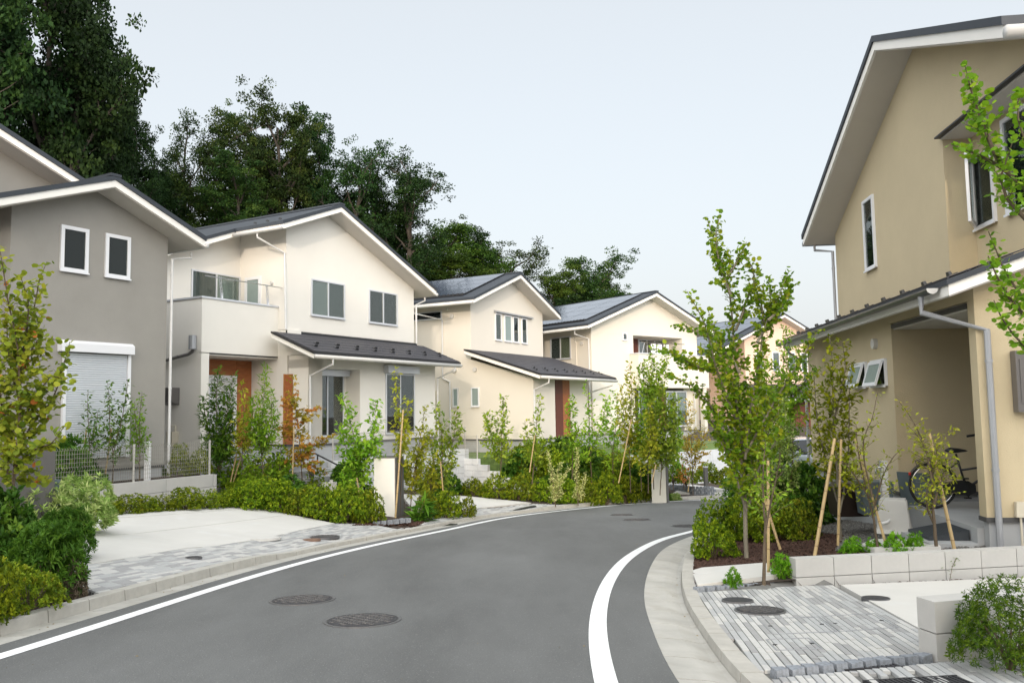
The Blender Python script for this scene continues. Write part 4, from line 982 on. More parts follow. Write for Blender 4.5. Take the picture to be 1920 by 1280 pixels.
for a, b in ((4.22, 4.98), (3.22, 3.95)):
    wo = window(R, 'b', a, b, 1.65, 2.09, 0, 1, back='inside', fm=M['aluw'], fw=.03)
    sa = MB(); w__ = b - a - .06; sa.box(0, .045, -.03, 0, -.42, 0).box(w__ - .045, w__, -.03, 0, -.42, 0).box(.045, w__ - .045, -.03, 0, -.05, 0).box(.045, w__ - .045, -.03, 0, -.42, -.36)
    so_ = sa.build('awning_sash', M['aluw'], R); so_.matrix_local = Matrix.Translation((b - .03, .05, 2.05)) @ Matrix.Rotation(math.pi, 4, 'Z') @ Matrix.Rotation(-.30, 4, 'X')
    MB().box(.045, w__ - .045, -.018, -.012, -.36, -.05).build('pane', M['frost'], so_)
MB().disc_y((3.69, 0, 2.36), .085, .07, 20, 1).build('vent_cap', M['gutw'], R)
# lean-to of the tan house (falls towards the road)
def lean_R():
    e, t = (.42, 2.62), (-.6, 2.98)
    def lay_(za, zb, ex, s, n_, m_):
        d = [(e[0] - t[0]), (e[1] - t[1])]; L = math.hypot(*d); k = ex / L; E_ = (e[0] + d[0] * k, e[1] + d[1] * k)
        return MB().prism([(E_[0], E_[1] + za), (t[0], t[1] + za), (t[0], t[1] + zb), (E_[0], E_[1] + zb)], -.35 - s, 8.9 + s, 'x').build(n_, m_, R)
    lay_(0, .018, -.02, -.03, 'soffit', M['soffit']); lay_(.019, .15, 0, 0, 'fascia', M['fascia']); lay_(.151, .22, .03, .03, 'roof_cover', M['roof'])
    MB().prism([(-.3, 2.92), (-.3, 2.999), (-.001, 2.999 - .08), (-.001, 2.76)], -.01, 8.4, 'x').build('wall', W_, R) if False else None
    v = Vector((0, -1.02, .36)).normalized(); me = tile_mesh(.9, .27)
    for r in range(4):
        for i in range(10): link('roof_tile', me, R, mat4=axes4(Vector((-.33 + i * .915, e[0], e[1] + .237)) + v * (r * .26), (1, 0, 0), v) @ Matrix.Rotation(-.02, 4, 'X'))
    sg = MB(); sg.frus((0, 0, 0), .05, .012, (0, 0, .05), .035, .01); sg.box(-.04, .04, 0, .08, 0, .008); sgm = sg.mesh('snow_guard', M['blk'])
    for i in range(11):
        for off, r_ in ((0, .12), (.11, .18)): link('snow_guard', sgm, R, mat4=axes4(Vector((-.1 + i * .8 + off, e[0], e[1] + .25)) + v * r_, (1, 0, 0), v))
    # half round gutter, open at the top
    gb = MB(); n = 10; x0, x1 = -.12, 8.9; cy, cz, r = .52, 2.76, .065
    for x in (x0, x1):
        for rr_ in (r, r - .006):
            for k in range(n + 1): a = math.pi + math.pi * k / n; gb.v.append((x, cy + rr_ * math.cos(a), cz + rr_ * math.sin(a)))
    m_ = n + 1
    for k in range(n): gb.f += [(k, k + 1, 2 * m_ + k + 1, 2 * m_ + k), (m_ + k, 3 * m_ + k, 3 * m_ + k + 1, m_ + k + 1), ]
    gb.f += [tuple(range(m_)), (0, 2 * m_, 3 * m_, m_), (n, m_ + n, 3 * m_ + n, 2 * m_ + n)]
    gb.build('gutter', M['gutd'], R, True)
    ec = MB(); ec.prism([(cy + (r + .004) * math.cos(math.pi + math.pi * k / n), cz + (r + .004) * math.sin(math.pi + math.pi * k / n)) for k in range(n + 1)], x0 - .01, x0, 'x'); ec.build('gutter_end', M['gutw'], R)
lean_R()
MB().prism([(-5.9, 2.9), (-.601, 2.9), (-.601, 2.999), (-5.9, 2.999)], -.3, 0, 'x').build('wall', W_, R) if False else None
MB().prism([(-.59, 2.999), (.0, 2.999), (.0, 2.78 + .015)], 0.0, 8.4, 'x') if False else None
pipe(R, [(.22, .53, 2.70), (.22, .53, 2.50), (-.07, -.10, 2.24), (-.07, -.10, -.6)], M['pipe'], .038)
pipe(R, [(7.9, .52, 2.70), (8.0, .50, 2.5), (8.46, .06, 2.3), (8.46, .06, -.6)], M['pipe'], .032)
pipe(R, [(8.38, -.25, 5.0), (8.38, -.25, 4.82), (8.06, -.55, 4.72), (8.06, -.55, 3.1)], M['pipe'], .032)
mb_ = MB(); mb_.box(-.14, -.013, -.62, -.37, 1.25, 1.98); mb_.box(-.15, -.141, -.58, -.41, 1.35, 1.88); mb_.build('meter_box', M['dkframe'], R)
mb_ = MB(); mb_.frus((-.045, -.36, .01), .032, .06, (-.045, -.36, .19), .03, .05); mb_.tube([(-.04, -.36, .01), (-.04, -.36, -.6)], .014, 8); mb_.build('outlet_box', M['beige'], R)
# unseen buildings added behind the camera to shade the foreground and mirror in panes
ap = empty('shade_building', (-19, -16, 0), 0, 'pale apartment building added out of view behind the viewer to shade the left', 'building')
ap2 = empty('shade_building', (.6, -16, 0), 0, 'second pale building added out of view to shade the right foreground', 'building')
solid(ap2, 'wall', M['pale'], (0, 30, -9, 0, -3, 9.6)); solid(ap2, 'roof', M['roof'], (-.3, 30.3, -9.3, .3, 9.601, 9.85))
for fl in range(3):
    for k in range(7): solid(ap2, 'window', M['inside'], (1.5 + k * 4, 3.5 + k * 4, .002, .03, fl * 2.9 + .9, fl * 2.9 + 2.3))
solid(ap, 'wall', M['pale'], (-17, 13.0, -9, 0, -3, 13)); solid(ap, 'roof', M['roof'], (-17.3, 13.3, -9.3, .3, 13.001, 13.3))
for fl in range(4):
    solid(ap, 'balcony', M['pale'], (-16, 12, .01, 1.2, fl * 2.9 + .3, fl * 2.9 + 1.4))
    for k in range(8): solid(ap, 'window', M['inside'], (-15 + k * 3.6, -13 + k * 3.6, .002, .03, fl * 2.9 + .5, fl * 2.9 + 2.5))
# ------------------------------------------------------------------ things standing about
def on_road(px, py): v = hit(px, py); return v
def manhole(px, py, r, label, mt='iron', group=None, road=True, plain=False, z=None):
    v = hit(px, py); a = math.atan(-.065); root = empty('manhole_cover', (v.x, v.y, v.z + (.002 if z is None else z)), 0, label, 'manhole cover', group); root.rotation_euler = (a, 0, 0)
    fr = MB(); n = 40
    fr.tube([(0, 0, -.03), (0, 0, .006)], r, n).build('frame', M['ironp'] if mt == 'iron' else M[mt], root)
    MB().tube([(0, 0, .0061), (0, 0, .009)], r * .90, n).build('lid', M[mt], root)
    gv = MB(); 
    for k in range(n):
        a0, a1 = 6.2832 * k / n, 6.2832 * (k + 1) / n
        gv.add([(r * q * math.cos(t), r * q * math.sin(t), .0066 if q > .9 else .0066) for t in (a0, a1) for q in (.905, .925)][:2] + [(r * q * math.cos(a1), r * q * math.sin(a1), .0066) for q in (.925, .905)], [(0, 1, 2, 3)])
    gv.build('seam', M['blk'], root)
    if not plain:
        tb = MB(); s = r / 6.2
        for i in range(-6, 7):
            for j in range(-6, 7):
                x, y = (i + .5 * (j % 2)) * s * 1.1, j * s
                if math.hypot(x, y) < r * .78:
                    R_ = s * .46; sg = 1 if (i + j) % 2 else -1
                    pts = [(x + R_ * math.cos(t), y + sg * R_ * math.sin(t) * .9) for t in np.linspace(.2, 2.94, 6)]
                    for (xa, ya), (xb, yb) in zip(pts[:-1], pts[1:]):
                        d = Vector((xb - xa, yb - ya, 0)).normalized(); nn = Vector((-d.y, d.x, 0)) * s * .10
                        tb.add([(xa - nn.x, ya - nn.y, .009), (xb - nn.x, yb - nn.y, .009), (xb + nn.x, yb + nn.y, .009), (xa + nn.x, ya + nn.y, .009), (xa - nn.x, ya - nn.y, .017), (xb - nn.x, yb - nn.y, .017), (xb + nn.x, yb + nn.y, .017), (xa + nn.x, ya + nn.y, .017)],
                               [(4, 5, 6, 7), (0, 1, 5, 4), (1, 2, 6, 5), (2, 3, 7, 6), (3, 0, 4, 7)])
        tb.build('raised_pattern', M['ironp'] if mt == 'iron' else M[mt], root)
        pit = MB(); 
        for a_ in (.35, 3.6): pit.cyl((r * .83 * math.cos(a_), r * .83 * math.sin(a_), .0091), r * .035, .001, 8)
        pit.build('lifting_hole', M['blk'], root)
    return root
manhole(680, 1163, .345, 'nearer patterned manhole cover in the middle of the road'); manhole(567, 1125, .335, 'second patterned manhole cover, left of and beyond the nearest one')
manhole(1194, 974, .33, 'far manhole cover, right one of the adjoining pair near the bend'); manhole(1166, 965, .30, 'far manhole cover, left one of the pair near the bend')
manhole(1290, 986, .36, 'far manhole cover beside the right edge line near the bush')
manhole(1425, 1145, .225, 'black patterned cover in the right pavers', z=.004); manhole(1383, 1127, .15, 'small dark cover beside the black one in the right pavers', plain=True, z=.01)
manhole(605, 1007, .30, 'dark round cover in the left pavers', z=.01); manhole(584, 1012, .16, 'small rusty cover next to the dark one in the left pavers', 'rust', plain=True, z=.01)
manhole(493, 1009, .30, 'pale concrete coloured cover set in the left driveway', 'drive', plain=True, z=.004)
manhole(363, 1046, .11, 'small grey valve cover in the left pavers', plain=True, z=.01); manhole(1642, 1122, .13, 'small metal cover in the right concrete drive', plain=True, z=.004)
manhole(1335, 1180, .055, 'tiny round valve cap in the right pavers by the kerb', plain=True, z=.01)
def grate(c, lx, ly, label, rz=.115):
    z = float(g(c[1])) + .028; root = empty('drain_grate', (c[0], c[1], z), rz, label, 'drain grate'); root.rotation_euler = (math.atan(-.065), 0, rz)
    b = MB(); b.box(-lx / 2, lx / 2, -ly / 2, ly / 2, -.05, -.006).build('frame', M['blk'], root)
    t = MB(); n = int(lx / .032)
    for i in range(n): x = -lx / 2 + .012 + i * .032; t.box(x, x + .018, -ly / 2 + .012, ly / 2 - .012, -.006, .002)
    t.box(-lx / 2, lx / 2, -ly / 2, -ly / 2 + .012, -.006, .003).box(-lx / 2, lx / 2, ly / 2 - .012, ly / 2, -.006, .003); t.build('grid_bar', M['iron'], root)
grate(GRATES[0][0], GRATES[0][1], GRATES[0][2], 'dark plastic grate behind the lower granite row'); grate(GRATES[1][0], GRATES[1][1], GRATES[1][2], 'dark grate at the very bottom of the picture, before the granite row')
v = hit(980, 953); grt = empty('drain_grate', (v.x, v.y, v.z + .012), .6, 'narrow dark drain grate in the pavers of the second driveway', 'drain grate'); grt.rotation_euler = (math.atan(-.065), 0, 1.0)
MB().box(-.6, .6, -.09, .09, -.03, .003).build('grid_bar', M['blk'], grt)
for px_, py_, lb in ((815, 980, 'dark gully slot in the left kerb below the island'), (1306, 938, 'dark gully slot in the far left kerb')):
    v = hit(px_, py_); i = int(np.argmin(np.hypot(KF[:, 0] - v.x, KF[:, 1] - v.y))); n = normals(KF)[i]; t = math.atan2(-n[0], n[1])
    r_ = empty('kerb_gully', (KF[i][0] - n[0] * .16, KF[i][1] - n[1] * .16, float(g(KF[i][1])) - .004), t, lb, 'drain'); MB().box(-.3, .3, -.09, .09, -.02, .004).build('grid_bar', M['blk'], r_)

def gate_pillar(px0, px1, px2, py_top, py_bot, depth, label, rz, w_, t_):
    b = Vector(at((px0 + px1) / 2, py_bot, depth)); top = at((px0 + px1) / 2, py_top, depth)[2]; root = empty('gate_pillar', b, rz, label, 'gate pillar')
    h = top - b.z; MB().box(-w_ / 2, w_ / 2, 0, t_, -.3, h - .02).build('wall', M['pillarw'], root)
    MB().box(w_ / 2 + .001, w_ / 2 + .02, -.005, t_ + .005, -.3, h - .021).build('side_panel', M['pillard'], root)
    MB().box(-w_ / 2 - .005, w_ / 2 + .022, -.008, t_ + .008, h - .019, h).build('cap', M['pillard'], root); return root
gate_pillar(700, 742, 752, 857, 982, 19.0, 'white rendered gate pillar with dark right side by the left driveway', -.17, .50, .62)
gate_pillar(1222, 1250, 1260, 853, 935, 26.5, 'far white gate pillar with dark side at the end of the bank', -.30, .46, .55)
# dark gate pillar at the left edge
b = Vector(at(40, 975, 11.2)); gp = empty('gate_pillar', b, YA - .12, 'dark grey gate pillar in shade at the left edge', 'gate pillar')
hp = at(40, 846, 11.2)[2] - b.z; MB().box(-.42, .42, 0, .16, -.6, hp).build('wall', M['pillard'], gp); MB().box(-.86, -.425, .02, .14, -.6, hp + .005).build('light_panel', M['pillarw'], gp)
MB().box(.425, .52, .05, .25, -.6, hp - .42).build('side_box', M['bluegrey'], gp)
setts((-3.55, 18.55), (-2.55, 18.35), '') if False else None
# granite curb round the pillar foot and far planting
p0, p1 = P2(700, 983), P2(770, 984)
setts(p0, p1, '', h=HZ(p0) + .02, s=1.2); p0, p1 = P2(1212, 939), P2(1245, 938); setts(p0, p1, '', h=HZ(p0) + .02, s=1.2)
p0 = hit(1297, 925); setts((p0.x, p0.y), (p0.x + .75, p0.y - .25), '', rows=3, s=1.2, h=float(p0.z) + .02); setts((p0.x - .6, p0.y + .9), (p0.x, p0.y), '', rows=3, s=1.2, h=float(p0.z) + .02)
# marker post and lamp
def bollard(px, pt, pb, depth, label):
    b = Vector(at(px, pb, depth)); h = at(px, pt, depth)[2] - b.z; root = empty('garden_lamp', b, .3, label, 'garden lamp')
    MB().box(-.06, .06, -.06, .06, -.3, h - .04).build('post', M['pillard'], root); MB().box(-.06, .06, -.06, .06, h - .039, h).build('lamp_head', M['alu'], root)
bollard(584, 877, 925, 21, 'short dark square lamp post beside the maple'); bollard(1324, 874, 912, 29.5, 'short dark square lamp post before the far retaining wall')
# white tap box by the bushes
b = Vector(at(622, 925, 20.5)); tb_ = empty('garden_tap', b, .2, 'small white garden tap box among the bushes left of the pillar', 'tap')
MB().box(-.22, .12, -.10, .10, .0, .28).build('box', M['plastic'], tb_); MB().box(-.05, .03, -.04, .04, .281, .34).build('tap_head', M['plastic'], tb_)
# pipe stand with striped wrap behind the fence
b = Vector(at(276, 900, 17.6)); ws = empty('water_post', b, 0, 'white garden water post behind the mesh fence', 'tap post')
MB().box(-.05, .05, -.05, .05, -.2, .82).build('post', M['cloth'], ws); MB().tube([(0, -.05, .70), (0, -.12, .70), (0, -.13, .64)], .014, 8).build('tap', M['chrome'], ws)

# steel mesh fences
def fence(name, p0, p1, z, h, panels, label, sp=.05, gap=0):
    p0, p1 = np.array(p0), np.array(p1); a = math.atan2(*(p1 - p0)[::-1]); L = float(np.linalg.norm(p1 - p0)); root = empty('mesh_fence', (p0[0], p0[1], z), a, label, 'fence')
    pm = MB(); pm.cyl((0, 0, -.1), .022, h + .11, 8); pmm = pm.mesh('post', M['post']); w_ = L / panels
    for i in range(panels + 1): link('post', pmm, root, (i * w_, .02, 0))
    wm = MB(); n = int(w_ / sp); rad = .0032 if sp < .06 else .0036
    def bar(x0, z0, x1, z1, y0=0, y1=0, r=rad): wm.add([(x0 - r, y0, z0), (x0 + r, y0, z0), (x1 + r, y1, z1), (x1 - r, y1, z1)] if abs(z1 - z0) > abs(x1 - x0) else [(x0, y0, z0 - r), (x1, y1, z1 - r), (x1, y1, z1 + r), (x0, y0, z0 + r)], [(0, 1, 2, 3)])
    for i in range(n + 1):
        x = i * w_ / n
        wm.tube([(x, 0, .03), (x, 0, h * .42), (x, -.03, h * .47), (x, 0, h * .52), (x, 0, h - .06), (x, -.03, h - .02), (x, 0, h)], rad, 4, False)
    for zz in [.06 + k * (h - .1) / 8 for k in range(9)]: wm.tube([(0, -.004, zz), (w_, -.004, zz)], rad * 1.2, 4, False)
    wme = wm.mesh('mesh_panel', M['mesh'])
    for i in range(panels): link('mesh_panel', wme, root, (i * w_, 0, 0))['kind'] = 'stuff'
fence('f', tuple(fw1 - dA0 * 7.6), tuple(fw1 - dA0 * .12), .03, .74, 4, 'pale steel mesh fence on the low wall in front of the grey house')
fence('f', Aw(-.2, -2.0), Aw(6.4, -2.0), .02, .75, 4, 'steel mesh fence on the white wall before the windows of the largest house')
fence('f', Bw(-3.55, .9), Bw(-3.55, -2.45), -.30, .78, 2, 'steel mesh fence on top of the stepped white wall')
fence('f', Cw(-3.5, -3.2), Cw(9.5, -3.2), -.42, .8, 7, 'grey mesh fence across the yard of the farther cream house', .08)
fence('f', Bw(7.2, -2.0), Bw(7.2, -4.2), -.31, .8, 1, 'short dark mesh fence beside the wooden door of the middle house', .07)

# ---- things at the tan house
def at_rz(px, py, y, rz, name, label, cat): return empty(name, at(px, py, y), rz, label, cat)
sp = at_rz(1662, 985, 11.6, YR, 'tap_post', 'white square garden tap post with chrome tap by the tan house', 'tap post'); h = at(1660, 863, 11.6)[2] - sp.location.z
MB().box(-.045, .045, -.045, .045, -.2, h - .01).box(-.048, .048, -.048, .048, h - .009, h).build('post', M['plastic'], sp)
MB().tube([(-.05, .03, h - .09), (-.05, .11, h - .09), (-.05, .12, h - .14), (-.05, .12, h - .19)], .013, 8).tube([(-.05, .08, h - .085), (-.05, .08, h - .05)], .008, 8).tube([(-.085, .08, h - .05), (-.015, .08, h - .05)], .007, 8).build('tap', M['chrome'], sp)
wb = at_rz(1677, 990, 11.3, YR - .35, 'cover_box', 'white ribbed plastic cover box at the foot of the tap post', 'box')
cb_ = MB(); cb_.frus((0, 0, -.03), .19, .20, (0, 0, .40), .15, .155); cb_.frus((0, 0, -.05), .215, .225, (0, 0, -.0), .212, .222); cb_.build('shell', M['plastic'], wb)
rb_ = MB()
for s_, ax in ((-1, 'x'), (1, 'x'), (-1, 'y'), (1, 'y')):
    for k in range(8):
        t = -.85 + k * 1.7 / 7
        if ax == 'x': rb_.add([(s_ * .204, t * .19 - .007, .0), (s_ * .204, t * .19 + .007, .0), (s_ * .166, t * .15 + .006, .38), (s_ * .166, t * .15 - .006, .38), (s_ * .19, t * .19, .0), (s_ * .15, t * .15, .38)], [(0, 1, 2, 3), (1, 4, 5, 2), (4, 0, 3, 5)])
        else: rb_.add([(t * .19 - .007, s_ * .214, .0), (t * .19 + .007, s_ * .214, .0), (t * .15 + .006, s_ * .171, .38), (t * .15 - .006, s_ * .171, .38), (t * .19, s_ * .20, .0), (t * .15, s_ * .155, .38)], [(0, 1, 2, 3), (1, 4, 5, 2), (4, 0, 3, 5)])
rb_.build('rib', M['plastic'], wb)
MB().tube([(-.16, .05, .13), (-.22, .07, .11), (-.24, .14, .09)], .018, 8).build('hose', M['pipew'], wb)
bn = at_rz(1592, 965, 12.8, 0, 'compost_bin', 'dark brown plastic bin with domed lid against the tan house', 'bin')
MB().frus((0, 0, 0), .22, .2, (0, 0, .40), .26, .23).build('body', M['brown'], bn)
ld = MB(); ld.frus((0, 0, .401), .285, .25, (0, 0, .44), .28, .245); ld.frus((0, 0, .441), .25, .22, (0, 0, .50), .16, .14); ld.build('lid', M['brown'], bn)
cr = at_rz(1640, 950, 12.3, YR, 'storage_crate', 'grey tub behind the brown bin beside the tap post', 'tub'); MB().frus((0, 0, -.1), .16, .2, (0, 0, .36), .18, .23).build('body', M['bluegrey'], cr); MB().frus((0, 0, .361), .19, .24, (0, 0, .385), .19, .24).build('rim', M['bluegrey'], cr)
# bicycle in the porch
Rloc = lambda x, y: np.array([5.645, 9.9]) + np.array(dR0) * x + np.array([-dR0[1], dR0[0]]) * y
def bike(x, ya, z, label, front=-1, full=True):
    o = Rloc(x, ya); root = empty('bicycle', (o[0], o[1], z), YR, label, 'bicycle')       # rear axle side at the origin, front towards -y
    r = .335
    def wheel(y):
        c = Vector((0, y, r)); wh = MB(); n = 36
        def ring(R, rr, nm, m_, par):
            mb = MB(); k = 8
            for i in range(n):
                a = 6.2832 * i / n
                for j in range(k): b_ = 6.2832 * j / k; mb.v.append((c.x + rr * math.sin(b_), c.y + (R + rr * math.cos(b_)) * math.cos(a), c.z + (R + rr * math.cos(b_)) * math.sin(a)))
            for i in range(n):
                for j in range(k): mb.f.append((i * k + j, i * k + (j + 1) % k, ((i + 1) % n) * k + (j + 1) % k, ((i + 1) % n) * k + j))
            return mb.build(nm, m_, par, True)
        tyre = ring(r - .018, .018, 'wheel', M['rubber'], root); ring(r - .045, .009, 'rim', M['chrome'], tyre)
        sp_ = MB()
        for i in range(28): a = 6.2832 * i / 28; sp_.tube([(c.x + (.02 if i % 2 else -.02), c.y, c.z), (c.x, c.y + (r - .05) * math.cos(a), c.z + (r - .05) * math.sin(a))], .0014, 3, False)
        sp_.build('spoke', M['chrome'], tyre); MB().tube([(-.05, y, r), (.05, y, r)], .022, 10).build('hub', M['chrome'], tyre)
    wheel(0); wheel(-1.09)
    fr = MB(); bb = (0, -.46, .29)
    fr.tube([bb, (0, -.34, .78)], .016, 8).tube([(.05, 0, r), (.03, -.2, .31), bb], .010, 6).tube([(-.05, 0, r), (-.03, -.2, .31), bb], .010, 6).tube([(.05, 0, r), (.02, -.2, .55), (0, -.37, .66)], .009, 6).tube([(-.05, 0, r), (-.02, -.2, .55), (0, -.37, .66)], .009, 6)
    fr.tube([bb, (0, -.66, .42), (0, -.90, .70)], .020, 8).tube([(0, -.40, .55), (0, -.62, .58), (0, -.89, .80)], .016, 8).tube([(0, -.88, .68), (0, -.93, .90), (0, -.92, .98)], .017, 8)
    for s_ in (-.05, .05): fr.tube([(s_ * .8, -.90, .66), (s_, -1.02, .45), (s_, -1.09, r)], .011, 6)
    fr.build('frame', M['blk'], root, True)
    fe = MB(); k = 18
    for y0, a0, a1 in ((0, .35, 2.9), (-1.09, .6, 2.6)):
        b0 = len(fe.v)
        for i in range(k + 1):
            a = a0 + (a1 - a0) * i / k
            for s_ in (-.027, 0, .027): R = r + .018 - abs(s_) * .25; fe.v.append((s_, y0 + R * math.cos(a), r + R * math.sin(a)))
        for i in range(k):
            for j in range(2): q = b0 + i * 3 + j; fe.f.append((q, q + 1, q + 4, q + 3))
    fe.build('mudguard', M['blk'], root, True)
    sd_ = MB(); sd_.tube([(0, -.20, .83), (0, -.26, .835), (0, -.36, .83), (0, -.47, .82), (0, -.50, .81)], [.03, .085, .07, .03, .012], 10); sd_.v = [(x_, y_, .83 + (z_ - .83) * .5) for x_, y_, z_ in sd_.v]; sd_.build('saddle', M['blk'], root, True)
    rk = MB(); 
    for s_ in (-.06, .06): rk.tube([(s_, -.22, .70), (s_, .12, .71), (s_, .20, .68), (s_, .18, .60), (s_, .10, .58)], .006, 6).tube([(s_ * .8, 0, r), (s_, .04, .70)], .005, 6).tube([(s_ * .8, 0, r), (s_, -.10, .70)], .005, 6)
    for y_ in (-.2, -.1, 0, .1): rk.tube([(-.06, y_, .705), (.06, y_, .705)], .005, 6)
    rk.build('rear_rack', M['blk'], root)
    ch = MB(); ch.prism([(-.05, .36), (-.10, .25), (-.46, .19), (-.56, .24), (-.56, .34), (-.46, .40)], .04, .07, 'x'); ch.prism([(-.05, .36), (-.10, .25), (-.46, .19), (-.56, .24), (-.56, .34), (-.46, .40)], -.07, -.04, 'x'); ch.build('chain_guard', M['blk'], root)
    pd = MB(); 
    for s_ in (-1, 1): pd.tube([(s_ * .06, -.46, .29), (s_ * .085, -.46 - s_ * .06, .29 - s_ * .15)], .009, 6); pd.box(s_ * .09 - .03 + s_ * .03, s_ * .09 + .03 + s_ * .03, -.50 - s_ * .06, -.42 - s_ * .06, .28 - s_ * .15, .30 - s_ * .15)
    pd.build('pedal', M['blk'], root)
    hb_ = MB(); hb_.tube([(-.27, -.74, 1.04), (-.22, -.84, 1.07), (-.05, -.92, 1.02), (.05, -.92, 1.02), (.22, -.84, 1.07), (.27, -.74, 1.04)], .011, 8); hb_.build('handlebar', M['chrome'], root)
    gpz = MB(); gpz.tube([(-.27, -.74, 1.04), (-.28, -.62, 1.02)], .017, 8).tube([(.27, -.74, 1.04), (.28, -.62, 1.02)], .017, 8).tube([(-.24, -.80, 1.05), (-.27, -.70, .98)], .006, 6); gpz.build('grip', M['blk'], root)
    bk = MB(); z0, z1 = .70, .98
    def ringq(z, hx, y0, y1): return [(-hx, y0, z), (hx, y0, z), (hx, y1, z), (-hx, y1, z)]
    for i in range(7): t = i / 6; z_ = z0 + (z1 - z0) * t; q = ringq(z_, .12 + .05 * t, -1.20 - .05 * t, -.95 + .03 * t); bk.tube(q + [q[0]], .005 if 0 < i < 6 else .009, 4)
    for i in range(10):
        t = i / 9; bk.tube([(-.12 + .24 * t, -.95, z0), (-.17 + .34 * t, -.92, z1)], .004, 4, False).tube([(-.12 + .24 * t, -1.2, z0), (-.17 + .34 * t, -1.25, z1)], .004, 4, False)
        for s_ in (-1, 1): bk.tube([(s_ * .12, -.95 - .25 * t, z0), (s_ * .17, -.92 - .33 * t, z1)], .004, 4, False)
    bk.box(-.12, .12, -1.2, -.95, z0 - .005, z0); bo = bk.build('basket', M['blk'], root); MB().box(-.10, .04, -.915, -.91, .90, .925).build('name_plate', M['plastic'], bo)
    MB().disc_y((0, .30, .50), .025, .02, 12, 1).build('reflector', M['red'], root)
    MB().tube([(.06, -.05, .30), (.16, .02, .0)], .007, 6).build('kickstand', M['blk'], root)
bike(2.05, -.16, -.15, 'black city bicycle with rear rack and front basket parked in the porch')
bike(1.35, -1.25, -.15, 'second bicycle deeper in the porch, only its rear showing behind the pillar')
o = Rloc(2.45, .02); tub = empty('plastic_sheet', (o[0], o[1], -.15), YR, 'blue grey plastic panel leaning behind the bicycle wheel', 'panel'); pb_ = MB(); pb_.prism([(-.42, 0), (.12, 0), (.17, .50), (-.42, .46)], 0, .03, 'x'); pb_.build('panel', M['bluegrey'], tub)
# plant label
pt = at_rz(1386, 888, 11.9, .2, 'plant_label', 'white plastic plant label tied to the heart-leaved tree', 'label'); MB().box(-.09, .09, -.004, .004, -.03, .03).build('tag', M['tagm'], pt); pt.rotation_euler = (0, .42, .1)
tx = MB()
for k, (w0_, w1__) in enumerate(((-.06, .05), (-.07, .03), (-.03, .07))): tx.box(w0_, w1__, -.0052, -.0042, .016 - k * .015, .019 - k * .015)
tx.build('lettering', M['dkframe'], pt)
# silver car far behind the bushes
cv = Vector(at(1504, 905, 26)); car = empty('parked_car', cv, 2.0, 'silver car parked far back, its bonnet and windscreen showing beside the tan house', 'car')
prof = [(-2.0, .25), (-2.05, .55), (-1.9, .80), (-1.1, .95), (-.35, 1.38), (.9, 1.42), (1.6, 1.02), (2.0, .92), (2.1, .6), (2.05, .25)]
MB().prism(prof[:4] + [(1.6, 1.0), (2.0, .92), (2.1, .6), (2.05, .25)], -.82, .82, 'y').build('body', M['carp'], car, bevel=.06)
MB().prism([(-1.1, .94), (-.35, 1.36), (.9, 1.40), (1.6, 1.0)], -.72, .72, 'y').build('windows', M['blk'], car, bevel=.05); MB().prism([(-.35, 1.365), (.9, 1.405), (.85, 1.43), (-.3, 1.395)], -.68, .68, 'y').build('roof', M['carp'], car)
for sx in (-1.3, 1.3):
    for sy in (-.83, .70):
        w_o = MB(); w_o.tube([(sx, sy, .31), (sx, sy + .16, .31)], .31, 24); wh = w_o.build('wheel', M['rubber'], car); MB().tube([(sx, sy - .004, .31), (sx, sy + .164, .31)], .19, 16).build('rim', M['alu'], wh)
for sy in (-.6, .6): MB().box(-2.07, -1.93, sy - .16, sy + .16, .58, .72).build('headlight', M['aluw'], car)
for sy in (-.88, .80): MB().box(-.75, -.62, sy, sy + .09, .96, 1.06).build('mirror', M['carp'], car)
# laundry on the far balcony
for i, (xx, ww) in enumerate(((3.75, .42), (4.2, .38), (4.7, .42))):
    o = Cw(xx, -.35); lr = empty('laundry', (o[0], o[1], 0), YC, ['white shirt hanging left on the far balcony pole', 'white towel hanging second on the far balcony pole', 'white garment hanging right on the far balcony pole'][i], 'laundry', None)
    mb = MB(); n = 8
    for k in range(n + 1):
        x_ = k * ww / n; dy = .03 * math.sin(k * 1.7)
        for z_ in (3.7, 4.0, 4.42 - .05 * abs(k - n / 2) / n): mb.v.append((x_, dy, z_))
    for k in range(n):
        for j in range(2): q = k * 3 + j; mb.f.append((q, q + 3, q + 4, q + 1))
    mb.build('cloth', M['cloth'], lr, True)
o = Cw(3.1, -.35); lp = empty('laundry_pole', (o[0], o[1], 0), YC, 'horizontal laundry pole across the far balcony', 'pole'); MB().tube([(0, 0, 4.47), (3.2, 0, 4.47)], .02, 6).build('pole', M['chrome'], lp); MB().tube([(.2, 0, 4.47), (.2, .2, 3.9)], .015, 6).tube([(3.0, 0, 4.47), (3.0, .2, 3.9)], .015, 6).build('bracket', M['alu'], lp)

